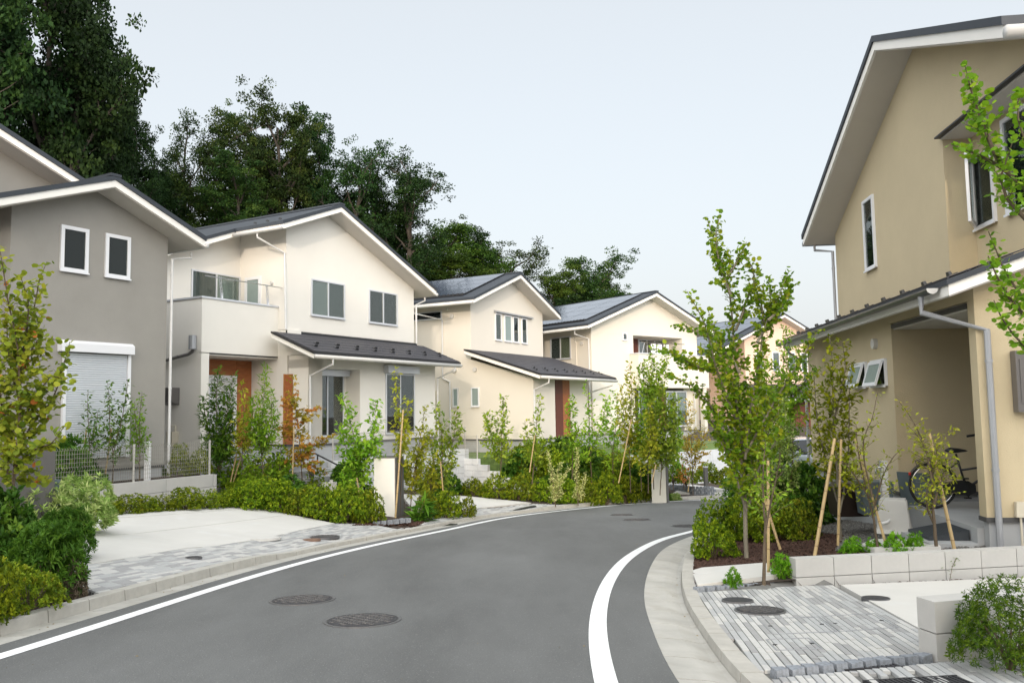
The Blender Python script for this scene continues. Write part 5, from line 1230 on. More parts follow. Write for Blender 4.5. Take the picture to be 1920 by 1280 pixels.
for lb, q in (('steel framed access cover filled with pavers, left of the larger pair', ((1421, 1160), (1534, 1157), (1568, 1184), (1450, 1189))), ('steel framed access cover filled with pavers, right of the larger pair', ((1542, 1156), (1640, 1150), (1684, 1177), (1575, 1184))), ('smaller steel framed access cover nearest the lower granite row', ((1437, 1199), (1516, 1197), (1542, 1217), (1457, 1220)))):
    P_ = [hit(*c) for c in q]; c0 = sum(P_, Vector()) / 4; r_ = empty('access_cover', c0, 0, lb, 'access cover'); fb = MB()
    for a_, b_ in zip(P_, P_[1:] + P_[:1]):
        d = (b_ - a_).normalized(); n = Vector((-d.y, d.x, 0)) * .006; a2, b2 = a_ - c0, b_ - c0
        fb.add([a2 - n - Vector((0, 0, .02)), b2 - n - Vector((0, 0, .02)), b2 + n - Vector((0, 0, .02)), a2 + n - Vector((0, 0, .02)), a2 - n + Vector((0, 0, .004)), b2 - n + Vector((0, 0, .004)), b2 + n + Vector((0, 0, .004)), a2 + n + Vector((0, 0, .004))], [(4, 5, 6, 7), (0, 1, 5, 4), (1, 2, 6, 5), (2, 3, 7, 6), (3, 0, 4, 7)])
    fb.build('frame', M['pipe'], r_); fb2 = MB(); 
    for t_ in (.08, .92): p_ = (P_[0] * (1 - t_) + P_[1] * t_) * .5 + (P_[3] * (1 - t_) + P_[2] * t_) * .5 - c0; fb2.box(p_.x - .015, p_.x + .015, p_.y - .008, p_.y + .008, p_.z - .005, p_.z + .004)
    fb2.build('lifting_hole', M['blk'], r_)
# ------------------------------------------------------------------ plants
SH = dict(
    round=[(0, 0, 0), (.25, .42, .03), (.72, .44, .02), (1, 0, -.06), (.72, -.44, .02), (.25, -.42, .03)],
    kite=[(0, 0, 0), (.45, .26, .03), (1, 0, -.08), (.45, -.26, .03)],
    long=[(0, 0, 0), (.4, .13, .03), (1, 0, -.14), (.4, -.13, .03)],
    star=[(0, 0, 0), (.2, .5, 0), (.45, .2, .02), (1, 0, -.1), (.45, -.2, .02), (.2, -.5, 0)],
    quad=[(0, -.35, 0), (1, -.3, .05), (.9, .4, 0), (.1, .3, -.05)],
)
def leaf_mesh(name, C, A, size, shape, mt, tint, rng, tilt=.5):
    """C centres, A direction of each leaf; the blade lies flat-ish with random roll"""
    n = len(C); S = np.array(SH[shape]); k = len(S)
    A = A / np.maximum(np.linalg.norm(A, axis=1), 1e-6)[:, None]
    up = np.array([0, 0, 1.]) + rng.normal(0, tilt, (n, 3)); Bv = np.cross(up, A); Bv /= np.maximum(np.linalg.norm(Bv, axis=1), 1e-6)[:, None]
    Nv = np.cross(A, Bv); sz = size * rng.uniform(.65, 1.3, n)
    V = C[:, None] + (A[:, None] * S[None, :, 0:1] + Bv[:, None] * S[None, :, 1:2] + Nv[:, None] * S[None, :, 2:3]) * sz[:, None, None]
    me = bpy.data.meshes.new(name); me.vertices.add(n * k); me.vertices.foreach_set('co', V.ravel())
    me.loops.add(n * k); me.loops.foreach_set('vertex_index', np.arange(n * k, dtype=np.int32))
    me.polygons.add(n); me.polygons.foreach_set('loop_start', np.arange(0, n * k, k, dtype=np.int32))
    a = me.attributes.new('tint', 'FLOAT', 'FACE'); a.data.foreach_set('value', np.clip(tint, 0, 1).astype(np.float32))
    me.materials.append(mt); me.update(); me.validate(); return me
def unit(v): return v / max(np.linalg.norm(v), 1e-9)
def grow(polys, rng, twig=.5, gap=.12, start=.3, leaf_gap=.05, prof=None, up=.5, curl=.3, sub=1, r0=.02, tr=.004, tipleaf=True):
    """returns trunk tubes and leaf positions/directions/cluster ids for stems given as 3D point lists"""
    mb = MB(); C, A, T = [], [], []; cid = 0
    for pi, (pts, r, st) in enumerate(polys):
        P = resample(pts, .12) if len(pts) > 2 else np.array([np.array(pts[0]) * (1 - t) + np.array(pts[-1]) * t for t in np.linspace(0, 1, 8)])
        P = P + np.cumsum(rng.normal(0, .006, P.shape), 0) * (1 - 0); n = len(P)
        rad = np.linspace(r, max(r * .18, .003), n); stp = max(1, n // 14)
        idx = list(range(0, n - 1, stp)) + [n - 1]
        mb.tube([tuple(P[i]) for i in idx], [rad[i] for i in idx], 6)
        s = np.concatenate([[0], np.cumsum(np.linalg.norm(np.diff(P, axis=0), axis=1))]); L = s[-1]; t = L * st; az = rng.uniform(0, 6.28)
        while t < L:
            u = t / L; p = np.array([np.interp(t, s, P[:, j]) for j in range(3)]); q = np.array([np.interp(min(t + .05, L), s, P[:, j]) for j in range(3)]); tan = unit(q - p + 1e-6)
            az += 2.4 + rng.normal(0, .4); o = np.array([math.cos(az), math.sin(az), 0]); d = unit(o * (1 - .15 * up) + tan * up + np.array([0, 0, .15 * up]))
            f = (prof(u) if prof else (1 - .75 * (u - st) / (1 - st + 1e-6))); ln = twig * f * rng.uniform(.6, 1.2); cid += 1
            segs = [(p, d, ln)]
            if sub:
                for _ in range(sub):
                    if ln > .16:
                        k_ = rng.uniform(.25, .8); d2 = unit(d + rng.normal(0, .55, 3) + np.array([0, 0, .1])); segs.append((p + d * ln * k_, d2, ln * (1 - k_) * rng.uniform(.6, 1.1)))
            cr = rng.random()
            for (p0, dd, l_) in segs:
                m_ = max(3, int(l_ / .06)); pp = [p0]; dcur = dd.copy()
                for j in range(m_):
                    dcur = unit(dcur + rng.normal(0, .10, 3) + np.array([0, 0, (-curl if j > m_ / 2 else curl * .3) * .25])); pp.append(pp[-1] + dcur * l_ / m_)
                pp = np.array(pp)
                if l_ > .10: mb.tube([tuple(pp[0]), tuple(pp[m_ // 2]), tuple(pp[-1])], [tr, tr * .7, tr * .3], 4, False)
                k_ = max(2, int(l_ / leaf_gap)); tt = np.linspace(.12, 1, k_)
                for a_ in tt:
                    w_ = a_ * m_; i = min(int(w_), m_ - 1); c = pp[i] + (pp[i + 1] - pp[i]) * (w_ - i); tg = pp[i + 1] - pp[i]
                    C.append(c); A.append(unit(tg) * .5 + rng.normal(0, .6, 3) + np.array([0, 0, -.1])); T.append(cr)
            t += gap * rng.uniform(.6, 1.4)
    return mb, np.array(C), np.array(A), np.array(T)
def plant(name, label, cat, base, polys, kind, shape='kite', size=.06, seed=0, group=None, bark='bark', tmix=.5, tint0=.0, tint1=1.0, rare=None, trunk_name='trunk', **kw):
    rng = np.random.default_rng(seed); b = Vector(base)
    pl = [([np.array(p) - np.array(b) for p in pts], r, st) for pts, r, st in polys]
    kw['gap'] = kw.get('gap', .12) * .52; kw['leaf_gap'] = kw.get('leaf_gap', .05) * .58; size *= 1.12
    mb, C, A, T = grow(pl, rng, **kw)
    root = empty(name, b, 0, label, cat, group); mb.build(trunk_name, M[bark], root)
    tint = tint0 + (tint1 - tint0) * (T * tmix + rng.random(len(C)) * (1 - tmix)); tint = np.where(rng.random(len(C)) < (rare or 0), 1.0, tint)
    me = leaf_mesh('crown', C, A, size, shape, LM[kind], tint, rng); link('crown', me, root); return root
def pxpoly(pts, depth, dz=None):
    """pixel polyline at a depth (a number, or one per point)"""
    n = len(pts); dd = depth if hasattr(depth, '__len__') else [depth] * n
    return [at(p[0], p[1], y) for p, y in zip(pts, dd)]
def sap(name, label, base_px, stems, kind, depth=None, lift=0, cat='young tree', r=.018, st=.25, seed=0, dj=.25, **kw):
    if depth is None: b = hit(*base_px); dep = b.y
    else: dep = depth; b = Vector(at(*base_px, dep))
    rng = np.random.default_rng(seed + 99); polys = []
    for i, s_ in enumerate(stems):
        k = len(s_); ds = dep + np.linspace(0, 1, k) * rng.uniform(-dj, dj) + (0 if i == 0 else rng.uniform(-.08, .08))
        polys.append((pxpoly(s_, ds), r * (1 if i == 0 else .7), st if i == 0 else max(st * .4, .05)))
    polys[0][0][0] = np.array(b) - np.array([0, 0, .04])
    return plant(name, label, cat, b, polys, kind, seed=seed, **kw)

# --- forest behind the houses
def forest_mesh(seed, n_limb=15, dens=1.0, leaf=.21):
    rng = np.random.default_rng(seed); mb = MB(); C, A, T = [], [], []
    trunk = [np.array([0, 0, 0.])]
    for i in range(10): trunk.append(trunk[-1] + np.array([rng.normal(0, .10), rng.normal(0, .10), 1.0]))
    trunk = np.array(trunk); mb.tube([tuple(p) for p in trunk], list(np.linspace(.24, .05, 11)), 8)
    for i in range(n_limb):
        h = 2.6 + 7.2 * (i / n_limb) + rng.uniform(-.2, .2); k = int(h); p = trunk[min(k, 9)] + (trunk[min(k + 1, 10)] - trunk[min(k, 9)]) * (h - k)
        az = i * 2.4 + rng.normal(0, .3); ln = rng.uniform(1.6, 3.2) * (1.08 - .062 * abs(h - 5.5)); el = rng.uniform(.35, .85) + .06 * (h - 4)
        pts = [p]; d = np.array([math.cos(az) * math.cos(el), math.sin(az) * math.cos(el), math.sin(el)])
        for j in range(5): d = unit(d + rng.normal(0, .16, 3) + [0, 0, .03]); pts.append(pts[-1] + d * ln / 5)
        pts = np.array(pts); mb.tube([tuple(q) for q in pts], list(np.linspace(.075, .02, 6)), 5, False)
        for m_ in range(13):
            u = rng.uniform(.3, 1.0); w_ = u * 5; a = min(int(w_), 4); q = pts[a] + (pts[a + 1] - pts[a]) * (w_ - a)
            d2 = unit(rng.normal(0, 1, 3) + d * .8 + [0, 0, .35]); l2 = rng.uniform(.35, .95); e = q + d2 * l2
            mb.tube([tuple(q), tuple((q + e) / 2 + rng.normal(0, .03, 3)), tuple(e)], [.016, .011, .006], 4, False)
            for _ in range(2 + (rng.random() < .5)):
                cc = e + rng.normal(0, .24, 3); nn = int(rng.integers(55, 95) * dens); R_ = rng.uniform(.20, .40)
                v = rng.normal(0, 1, (nn, 3)); v /= np.linalg.norm(v, axis=1)[:, None]; v *= (rng.random(nn)[:, None] ** .45)
                C.append(cc + v * R_ * np.array([1.15, 1.15, .62])); A.append(v + rng.normal(0, .5, (nn, 3))); T.append(np.clip(rng.random() * .55 + rng.random(nn) * .45, 0, 1))
    return mb, np.concatenate(C), np.concatenate(A), np.concatenate(T), rng
FV = {}
def forest_variant(seed, dens, mt, leaf):
    dens = 1.0 if dens > .9 else .55; k = (seed, dens)
    if k not in FV:
        mb, C, A, T, rng = forest_mesh(seed, dens=dens)
        FV[k] = (mb.mesh('trunk', M['barkf']), leaf_mesh('crown', C, A, leaf, 'quad', LM[mt], T, rng, 1.0))
    return FV[k]
def forest(label, px, top, depth, width, v=0, dens=1.0, mt='forest', rz=0.0, cat='tree', leaf=.088):
    tp = at(px, top, depth); zb = float(hill(tp[0], depth)) - .3; h = tp[2] - zb; sx = width * 1.2 * depth / 1530 / 5.6
    root = empty('tree', (tp[0], depth, zb), rz, label, cat, 'tall trees of the wood behind the houses')
    tm, cm = forest_variant(v, dens, mt, leaf); sz = h / 11.7
    link('trunk', tm, root, scale=(sx, sx, sz)); co_ = link('crown', cm, root, scale=(sx, sx, sz)); co_.material_slots[0].link = 'OBJECT'; co_.material_slots[0].material = LM[mt]; return root
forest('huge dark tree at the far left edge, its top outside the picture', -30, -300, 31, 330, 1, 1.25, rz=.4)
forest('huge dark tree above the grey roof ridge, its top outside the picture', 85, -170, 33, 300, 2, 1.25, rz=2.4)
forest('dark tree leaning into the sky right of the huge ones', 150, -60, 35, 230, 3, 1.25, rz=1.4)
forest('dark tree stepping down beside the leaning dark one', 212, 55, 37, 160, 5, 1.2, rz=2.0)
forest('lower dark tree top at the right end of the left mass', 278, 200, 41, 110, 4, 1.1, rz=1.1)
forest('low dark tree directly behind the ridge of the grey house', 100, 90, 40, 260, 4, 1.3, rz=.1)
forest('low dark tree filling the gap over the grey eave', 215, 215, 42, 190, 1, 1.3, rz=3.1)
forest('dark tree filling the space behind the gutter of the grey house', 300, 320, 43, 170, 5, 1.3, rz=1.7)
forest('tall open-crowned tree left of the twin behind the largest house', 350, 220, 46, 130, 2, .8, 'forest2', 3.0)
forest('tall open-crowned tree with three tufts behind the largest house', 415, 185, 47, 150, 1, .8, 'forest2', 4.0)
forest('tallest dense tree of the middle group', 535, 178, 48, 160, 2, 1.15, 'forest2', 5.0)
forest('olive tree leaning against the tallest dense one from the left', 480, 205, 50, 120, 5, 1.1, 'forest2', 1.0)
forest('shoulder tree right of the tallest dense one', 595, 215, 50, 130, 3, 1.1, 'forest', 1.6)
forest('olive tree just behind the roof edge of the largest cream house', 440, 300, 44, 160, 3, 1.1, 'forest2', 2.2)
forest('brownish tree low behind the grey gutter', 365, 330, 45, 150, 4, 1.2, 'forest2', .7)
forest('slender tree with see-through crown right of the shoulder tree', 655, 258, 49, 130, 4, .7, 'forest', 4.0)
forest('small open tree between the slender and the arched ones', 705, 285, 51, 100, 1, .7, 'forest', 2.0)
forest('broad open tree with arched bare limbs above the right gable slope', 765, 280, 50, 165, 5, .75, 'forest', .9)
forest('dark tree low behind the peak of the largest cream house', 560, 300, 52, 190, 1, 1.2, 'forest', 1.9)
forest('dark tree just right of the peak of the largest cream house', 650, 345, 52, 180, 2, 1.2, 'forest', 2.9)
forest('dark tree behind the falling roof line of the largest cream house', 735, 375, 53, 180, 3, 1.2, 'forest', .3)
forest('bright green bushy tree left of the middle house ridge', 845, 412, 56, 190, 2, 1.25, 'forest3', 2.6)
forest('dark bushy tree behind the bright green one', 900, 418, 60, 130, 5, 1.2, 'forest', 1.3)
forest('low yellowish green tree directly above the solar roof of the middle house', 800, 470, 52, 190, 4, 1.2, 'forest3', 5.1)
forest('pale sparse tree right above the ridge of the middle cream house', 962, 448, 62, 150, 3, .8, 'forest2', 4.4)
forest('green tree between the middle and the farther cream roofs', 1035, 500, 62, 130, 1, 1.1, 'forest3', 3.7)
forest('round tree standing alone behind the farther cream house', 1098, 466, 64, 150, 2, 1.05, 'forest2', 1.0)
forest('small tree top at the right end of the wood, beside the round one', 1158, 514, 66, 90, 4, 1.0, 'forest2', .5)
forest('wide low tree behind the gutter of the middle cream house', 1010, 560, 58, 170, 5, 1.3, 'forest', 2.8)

# --- azalea mounds: six shapes shared by all copies
def az_mesh(seed, mt, n_ros=560, leaf=.078, shape='kite', zsq=1.0, rough=.16):
    rng = np.random.default_rng(seed); ph = rng.uniform(0, 6.28, (7, 3)); C, A, T = [], [], []
    nl = 15; lc, lr = [], []
    for i in range(nl):
        a = i * 2.4 + rng.uniform(-.3, .3); u = (i + .5) / nl; el = math.acos(max(-1, 1 - u * 1.12)); rr_ = rng.uniform(.48, .70)
        lc.append([rr_ * math.sin(el) * math.cos(a), rr_ * math.sin(el) * math.sin(a), (rr_ * 1.12 * max(math.cos(el), .14) + .03) * zsq]); lr.append(rng.uniform(.21, .34) * (1.15 - .25 * u) * (1 + rough * .6))
    lc, lr = np.array(lc), np.array(lr)
    for L_, sc_, nn in ((0, 1.0, n_ros), (1, .62, n_ros // 3)):
        k_ = 0
        while k_ < nn:
            q = rng.integers(nl); v = unit(rng.normal(0, 1, 3)); v[2] = abs(v[2]) - .25; v = unit(v); c = lc[q] + v * lr[q] * sc_ * rng.uniform(.86, 1.1)
            if c[2] < .02 or (L_ == 0 and (np.linalg.norm(lc - c, axis=1) < lr * .80).any()):
                k_ += .2; continue
            k_ += 1; k = rng.integers(7, 12); a0 = rng.uniform(0, 6.28); axis = unit(v * .7 + np.array([0, 0, .8])); o1 = unit(np.cross(axis, rng.normal(0, 1, 3))); o2 = np.cross(axis, o1); tr_ = rng.random()
            for j in range(k):
                a = a0 + j * 2.4; d = o1 * math.cos(a) + o2 * math.sin(a) + axis * rng.uniform(.2, .9)
                C.append(c + axis * rng.uniform(-.04, .03)); A.append(d); T.append(np.clip(tr_ * .62 + rng.random() * .38, 0, 1))
    C, A, T = np.array(C), np.array(A), np.array(T)
    me = leaf_mesh('foliage', C, A, leaf, shape, LM[mt], T, rng, .6)
    mb = MB()
    for i in range(9):
        a = i * .7 + rng.uniform(0, .4); rr_ = rng.uniform(.4, .7); mb.tube([(0, 0, -.1), (rr_ * .4 * math.cos(a), rr_ * .4 * math.sin(a), .25), (rr_ * math.cos(a), rr_ * math.sin(a), .6)], [.035, .022, .01], 5, False)
    return me, mb.mesh('stems', M['bark'])
AZ = {}
for i in range(4): AZ[('azalea', i)] = az_mesh(20 + i, 'azalea')
for i in range(3): AZ[('azred', i)] = az_mesh(30 + i, 'azred', rough=.26)
for i in range(3): AZ[('dark', i)] = az_mesh(40 + i, 'dark', leaf=.13, rough=.3)
for i in range(2): AZ[('fern', i)] = az_mesh(50 + i, 'fern', leaf=.13, shape='long', rough=.34)
for i in range(2): AZ[('fresh', i)] = az_mesh(60 + i, 'fresh', leaf=.24, shape='long', rough=.3, n_ros=120)
for i in range(2): AZ[('vari', i)] = az_mesh(70 + i, 'vari', leaf=.15, shape='long', rough=.36, n_ros=420)
for i in range(2): AZ[('yew', i)] = az_mesh(80 + i, 'yew', leaf=.062, shape='long', rough=.30, n_ros=1100)
for i in range(2): AZ[('twig', i)] = az_mesh(90 + i, 'twig', leaf=.12, shape='long', rough=.3)
AZC = [0]
def mound(px, py, wpx, hpx, kind='azalea', label=None, group=None, depth=None, cat='shrub', name='azalea_bush', sink=.04):
    """bush whose foot stands at pixel (px, py) and which is wpx wide, hpx high"""
    if depth is None: b = hit(px, py)
    else: b = Vector(at(px, py, depth))
    s = b.y / F; AZC[0] += 1; vs = [k for k in AZ if k[0] == kind]; v = AZ[vs[(AZC[0] * 5 + 3) % len(vs)]]
    w_, h_ = wpx * s / 2, hpx * s
    root = empty(name, (b.x, b.y + w_ * .55, float(b.z) - sink), 0, label, cat, group)
    rz = (AZC[0] * 2.17) % 6.28
    link('stems', v[1], root, rot=(0, 0, rz), scale=(w_ * .8, w_ * .8, h_ * .8)); link('foliage', v[0], root, rot=(0, 0, rz), scale=(w_ * .93, w_ * .93, h_ * .90)); return root
ORD = ['first', 'second', 'third', 'fourth', 'fifth', 'sixth', 'seventh', 'eighth', 'ninth', 'tenth', 'eleventh', 'twelfth', 'thirteenth', 'fourteenth', 'fifteenth', 'sixteenth', 'seventeenth', 'eighteenth']
def row(items, desc, group, **kw):
    n = len(items)
    for i, it in enumerate(items):
        kind = it[4] if len(it) > 4 else 'azalea'; look = dict(azalea='green azalea', azred='brownish azalea', dark='dark glossy bush', fern='feathery bush', fresh='fresh green plant', vari='variegated bush', yew='needle-leaved bush', twig='dry twiggy bush')[kind]
        mound(*it[:4], kind, f'{look}, {ORD[i]} from the left {desc}', group, name=('azalea_bush' if kind in ('azalea', 'azred') else 'shrub'), **kw)
row([(190, 966, 80, 42), (232, 963, 75, 40, 'azred'), (268, 960, 70, 36), (300, 958, 60, 36), (338, 956, 90, 50), (385, 953, 70, 40, 'azred'), (425, 951, 70, 40)], 'along the back of the left driveway', 'azalea hedge at the back of the left driveway')
row([(465, 955, 95, 64), (515, 960, 105, 72), (560, 966, 90, 60, 'azred'), (598, 974, 95, 74), (640, 980, 105, 80), (682, 981, 85, 74, 'azred')], 'right of the left driveway', 'azalea hedge at the right of the left driveway')
row([(440, 940, 80, 50), (490, 942, 90, 52, 'azred'), (545, 945, 90, 50, 'dark'), (600, 952, 80, 44), (650, 955, 90, 56), (690, 958, 70, 44, 'dark')], 'in second row behind left driveway', 'second row of bushes behind the left driveway')
row([(798, 970, 60, 52, 'azred'), (835, 972, 80, 60), (872, 970, 50, 45, 'azred'), (815, 960, 70, 50, 'dark')], 'on the island between the driveways', 'bushes on the planted island')
row([(800, 923, 60, 50), (845, 924, 60, 36, 'dark'), (888, 930, 60, 40), (930, 935, 75, 55), (975, 938, 75, 58, 'azred'), (1015, 940, 60, 50)], 'behind the second driveway', 'azaleas behind the second driveway')
row([(1060, 947, 80, 60), (1100, 948, 80, 55, 'azred'), (1140, 947, 80, 65), (1180, 944, 80, 60), (1218, 940, 60, 55, 'azred')], 'along the kerb of the far planted bank', 'front azaleas of the far planted bank')
row([(1050, 925, 80, 62, 'fern'), (1095, 928, 90, 68), (1140, 925, 90, 70), (1185, 925, 80, 62, 'dark'), (1225, 922, 60, 62)], 'in the second row of the far planted bank', 'second row of the far planted bank', depth=None)
def bank(items, desc, group, depth):
    row(items, desc, group, depth=depth)
bank([(975, 905, 80, 58, 'dark'), (1000, 900, 90, 62, 'azred'), (1050, 900, 100, 66), (1100, 905, 90, 62, 'dark'), (1150, 905, 90, 56), (1200, 905, 80, 46, 'fern')], 'in the third row of the far planted bank', 'third row of the far planted bank', 27.5)
bank([(985, 875, 80, 54), (1020, 870, 90, 58), (1060, 870, 80, 56, 'dark'), (1115, 880, 80, 46), (1160, 880, 70, 36, 'azred')], 'at the top of the far planted bank', 'top row of the far planted bank', 29.0)
row([(1265, 905, 50, 42), (1290, 908, 50, 40, 'azred')], 'behind the far gate pillar', 'bushes behind the far gate pillar', depth=29)
row([(1330, 905, 60, 44), (1362, 908, 60, 36), (1395, 910, 60, 36)], 'in front of the far white retaining wall', 'far azaleas by the white wall', depth=30)
row([(1245, 939, 40, 22, 'fern'), (1268, 938, 30, 16, 'vari')], 'as ground cover right of the far gate pillar', 'ground cover by the far pillar')
# right hand bed
mound(1346, 1048, 112, 84, 'azalea', 'large round azalea bush at the kerb corner, left of the heart-leaved tree', None)
mound(1395, 1012, 130, 92, 'azalea', 'bright azalea bush behind the trunk of the heart-leaved tree', None, cat='shrub')
mound(1352, 1015, 105, 92, 'azalea', 'smaller azalea bush peeping out behind the large round one at the kerb corner')
mound(1470, 1000, 130, 130, 'dark', 'dark spreading bush in the middle of the right bed', None, name='shrub')
mound(1530, 985, 120, 120, 'dark', 'glossy dark bush behind the bamboo stakes', None, name='shrub')
mound(1420, 960, 120, 110, 'fern', 'feathery bush at the back of the right bed', None, name='shrub')
mound(1450, 1015, 130, 90, 'azalea', 'yellow green azalea beside the trunk of the heart-leaved tree', None)
mound(1505, 1012, 100, 80, 'azred', 'low brownish azalea between the bamboo stakes', None)
row([(1376, 1098, 36, 38, 'fresh'), (1470, 1082, 46, 52, 'fresh')], 'in front of the right bed', 'fresh green plants at the right bed')
row([(1603, 1036, 50, 34, 'fresh'), (1645, 1034, 40, 30, 'fresh'), (1690, 1036, 50, 42, 'fresh'), (1722, 1034, 40, 42, 'fresh')], 'just behind the long block wall', 'fresh green plants behind the block wall')
mound(1938, 1258, 255, 185, 'yew', 'big dense bush at the lower right corner, over the block stub', None, depth=5.15, name='shrub')
# left foreground thicket
mound(30, 1165, 150, 105, 'azred', 'dark azalea mound at the kerb in the lower left corner', None)
mound(-60, 1190, 160, 150, 'azalea', 'azalea mound cut by the left edge of the picture', None)
mound(128, 1120, 62, 70, 'twig', 'dry brown twiggy bush at the edge of the left pavers', None, name='shrub')
mound(60, 1120, 175, 165, 'fern', 'dark feathery bush with small pale flowers, left foreground', None, name='shrub')
mound(-40, 1090, 190, 180, 'dark', 'dark bush under the turning tree at the left edge', None, name='shrub')
mound(100, 1050, 130, 115, 'fern', 'green bush between the flowering bush and the driveway', None, name='shrub')
mound(130, 1000, 150, 115, 'vari', 'pale variegated willow bush spilling over the left driveway corner', None, name='shrub')
mound(60, 1010, 150, 115, 'vari', 'greyish variegated bush behind the willow bush at the left', None, name='shrub')
mound(105, 930, 120, 120, 'dark', 'dark glossy viburnum standing against the shutter of the grey house', None, name='shrub', depth=15.5)
mound(150, 925, 90, 60, 'dark', 'low dark bush behind the mesh fence, left part', None, name='shrub', depth=16.6)
row([(330, 890, 50, 62, 'azred'), (365, 890, 60, 55), (280, 895, 60, 30, 'dark'), (220, 903, 60, 30, 'dark')], 'behind the mesh fence of the grey house', 'bushes behind the mesh fence', depth=18.6)
fl = MB(); fl_r = rnd
for i in range(9):
    p = at(40 + fl_r.random() * 90, 985 + fl_r.random() * 90, 9.6 - fl_r.random() * .7); a = fl_r.random() * 6
    root_ = empty('flower', p, a, f'{ORD[i]} tiny pale daisy blossom on the dark feathery bush at the left', 'flower', 'small pale blossoms on the left bush')
    pm = MB()
    for k in range(7): t = k * .9; pm.add([(0, 0, 0), (.022 * math.cos(t - .25), .022 * math.sin(t - .25), .006), (.03 * math.cos(t), .03 * math.sin(t), .008), (.022 * math.cos(t + .25), .022 * math.sin(t + .25), .006)], [(0, 1, 2, 3)])
    o_ = pm.build('petals', M['cloth'], root_); o_.rotation_euler = (1.1, 0, .3); MB().cyl((0, -.003, 0), .006, .006, 8).build('flower_centre', M['trim'], root_)

# --- young trees, each drawn from its own stems
sap('katsura_tree', 'tall young heart-leaved tree with grey trunk at the kerb corner, right of the road', (1400, 1045), [
    [(1400, 1045), (1398, 900), (1388, 780), (1378, 640), (1362, 520), (1322, 402)],
    [(1396, 860), (1412, 740), (1432, 610), (1455, 560), (1472, 505)], [(1390, 800), (1345, 700), (1318, 610), (1283, 545)],
    [(1398, 880), (1350, 790), (1300, 730), (1245, 705)], [(1385, 700), (1340, 640), (1300, 620), (1262, 610)], [(1378, 620), (1400, 560), (1415, 520), (1392, 470)],
    [(1398, 850), (1450, 760), (1490, 690), (1540, 615)], [(1372, 560), (1350, 490), (1345, 440), (1350, 405)], [(1432, 610), (1425, 560), (1412, 530)],
    [(1392, 830), (1380, 740), (1350, 660), (1330, 580)], [(1366, 520), (1390, 480), (1402, 455)], [(1398, 900), (1430, 850), (1440, 780), (1420, 700)], [(1398, 880), (1370, 850), (1340, 800), (1320, 770)], [(1340, 690), (1310, 690), (1270, 670)], [(1400, 960), (1375, 880), (1350, 820), (1345, 770)], [(1402, 950), (1425, 880), (1455, 830), (1470, 780)], [(1345, 700), (1300, 680), (1260, 660), (1235, 655)], [(1440, 600), (1475, 560), (1480, 520)], [(1420, 640), (1445, 590), (1440, 520)]],
    'katsura', cat='young tree', r=.030, st=.20, seed=1, dj=.8, shape='round', size=.050, twig=.28, gap=.065, leaf_gap=.036, up=.85, sub=1, bark='barkg', tmix=.45, tint1=1.0)
sap('katsura_tree', 'heart-leaved branch tips entering at the right edge before the tan house', (2090, 1160), [
    [(2090, 1160), (2060, 700), (1985, 430), (1900, 330), (1850, 230), (1842, 150)], [(1900, 330), (1860, 300), (1810, 280), (1785, 272)], [(1870, 300), (1830, 200), (1805, 120)],
    [(2060, 700), (1960, 600), (1900, 520), (1862, 430)], [(1985, 640), (1920, 590), (1880, 540), (1850, 480)], [(1940, 420), (1900, 380), (1880, 330), (1900, 250)], [(1985, 430), (1930, 300), (1905, 220), (1915, 170)], [(2040, 760), (1960, 680), (1900, 610), (1870, 560)]],
    'katsura', depth=5.6, cat='young tree', r=.024, st=.45, seed=2, dj=.3, shape='round', size=.038, twig=.17, gap=.045, leaf_gap=.026, up=.6, bark='bark', tint1=.62)
sap('katsura_tree', 'young heart-leaved tree with leaves turning yellow and orange at the left edge', (18, 985), [
    [(18, 985), (28, 860), (38, 700), (20, 560), (2, 455)], [(30, 850), (60, 790), (95, 745), (128, 640)], [(34, 800), (70, 740), (100, 700), (128, 720)], [(36, 700), (60, 600), (75, 530), (92, 490)],
    [(15, 900), (5, 780), (-10, 640), (-20, 500)], [(25, 880), (60, 840), (90, 835), (118, 800)], [(36, 760), (15, 680), (10, 600)], [(28, 850), (10, 800), (-20, 760)], [(38, 720), (70, 640), (110, 640)], [(40, 680), (55, 590), (40, 520)], [(22, 900), (50, 900), (95, 905)]],
    'katsura_l', depth=9.6, cat='young tree', r=.022, st=.15, seed=3, dj=.5, shape='round', size=.06, twig=.30, gap=.07, leaf_gap=.05, up=.5, bark='bark', tmix=.45, tint1=.60, rare=.012)
sap('evergreen_tree', 'slim green-leaved evergreen left of the awning windows, tied to bamboo', (1577, 1012), [[(1577, 1012), (1568, 900), (1558, 760), (1552, 625)], [(1574, 960), (1590, 840), (1592, 700)], [(1572, 940), (1545, 820), (1535, 700)], [(1560, 800), (1580, 700), (1575, 640)]], 'azalea', cat='young tree', r=.022, st=.3, seed=4, shape='kite', size=.075, twig=.34, gap=.065, leaf_gap=.045, tint0=.35, tint1=1, bark='barkg')
sap('shrub_tree', 'wispy twiggy sapling rising before the awning windows', (1648, 1034), [[(1648, 1034), (1632, 940), (1612, 850), (1608, 790)], [(1636, 930), (1620, 840), (1640, 780), (1650, 735)], [(1638, 950), (1665, 870), (1692, 835)], [(1632, 930), (1590, 870), (1560, 850)]], 'yellowg', r=.018, st=.25, seed=5, size=.05, twig=.30, gap=.10, leaf_gap=.06, tint1=.7)
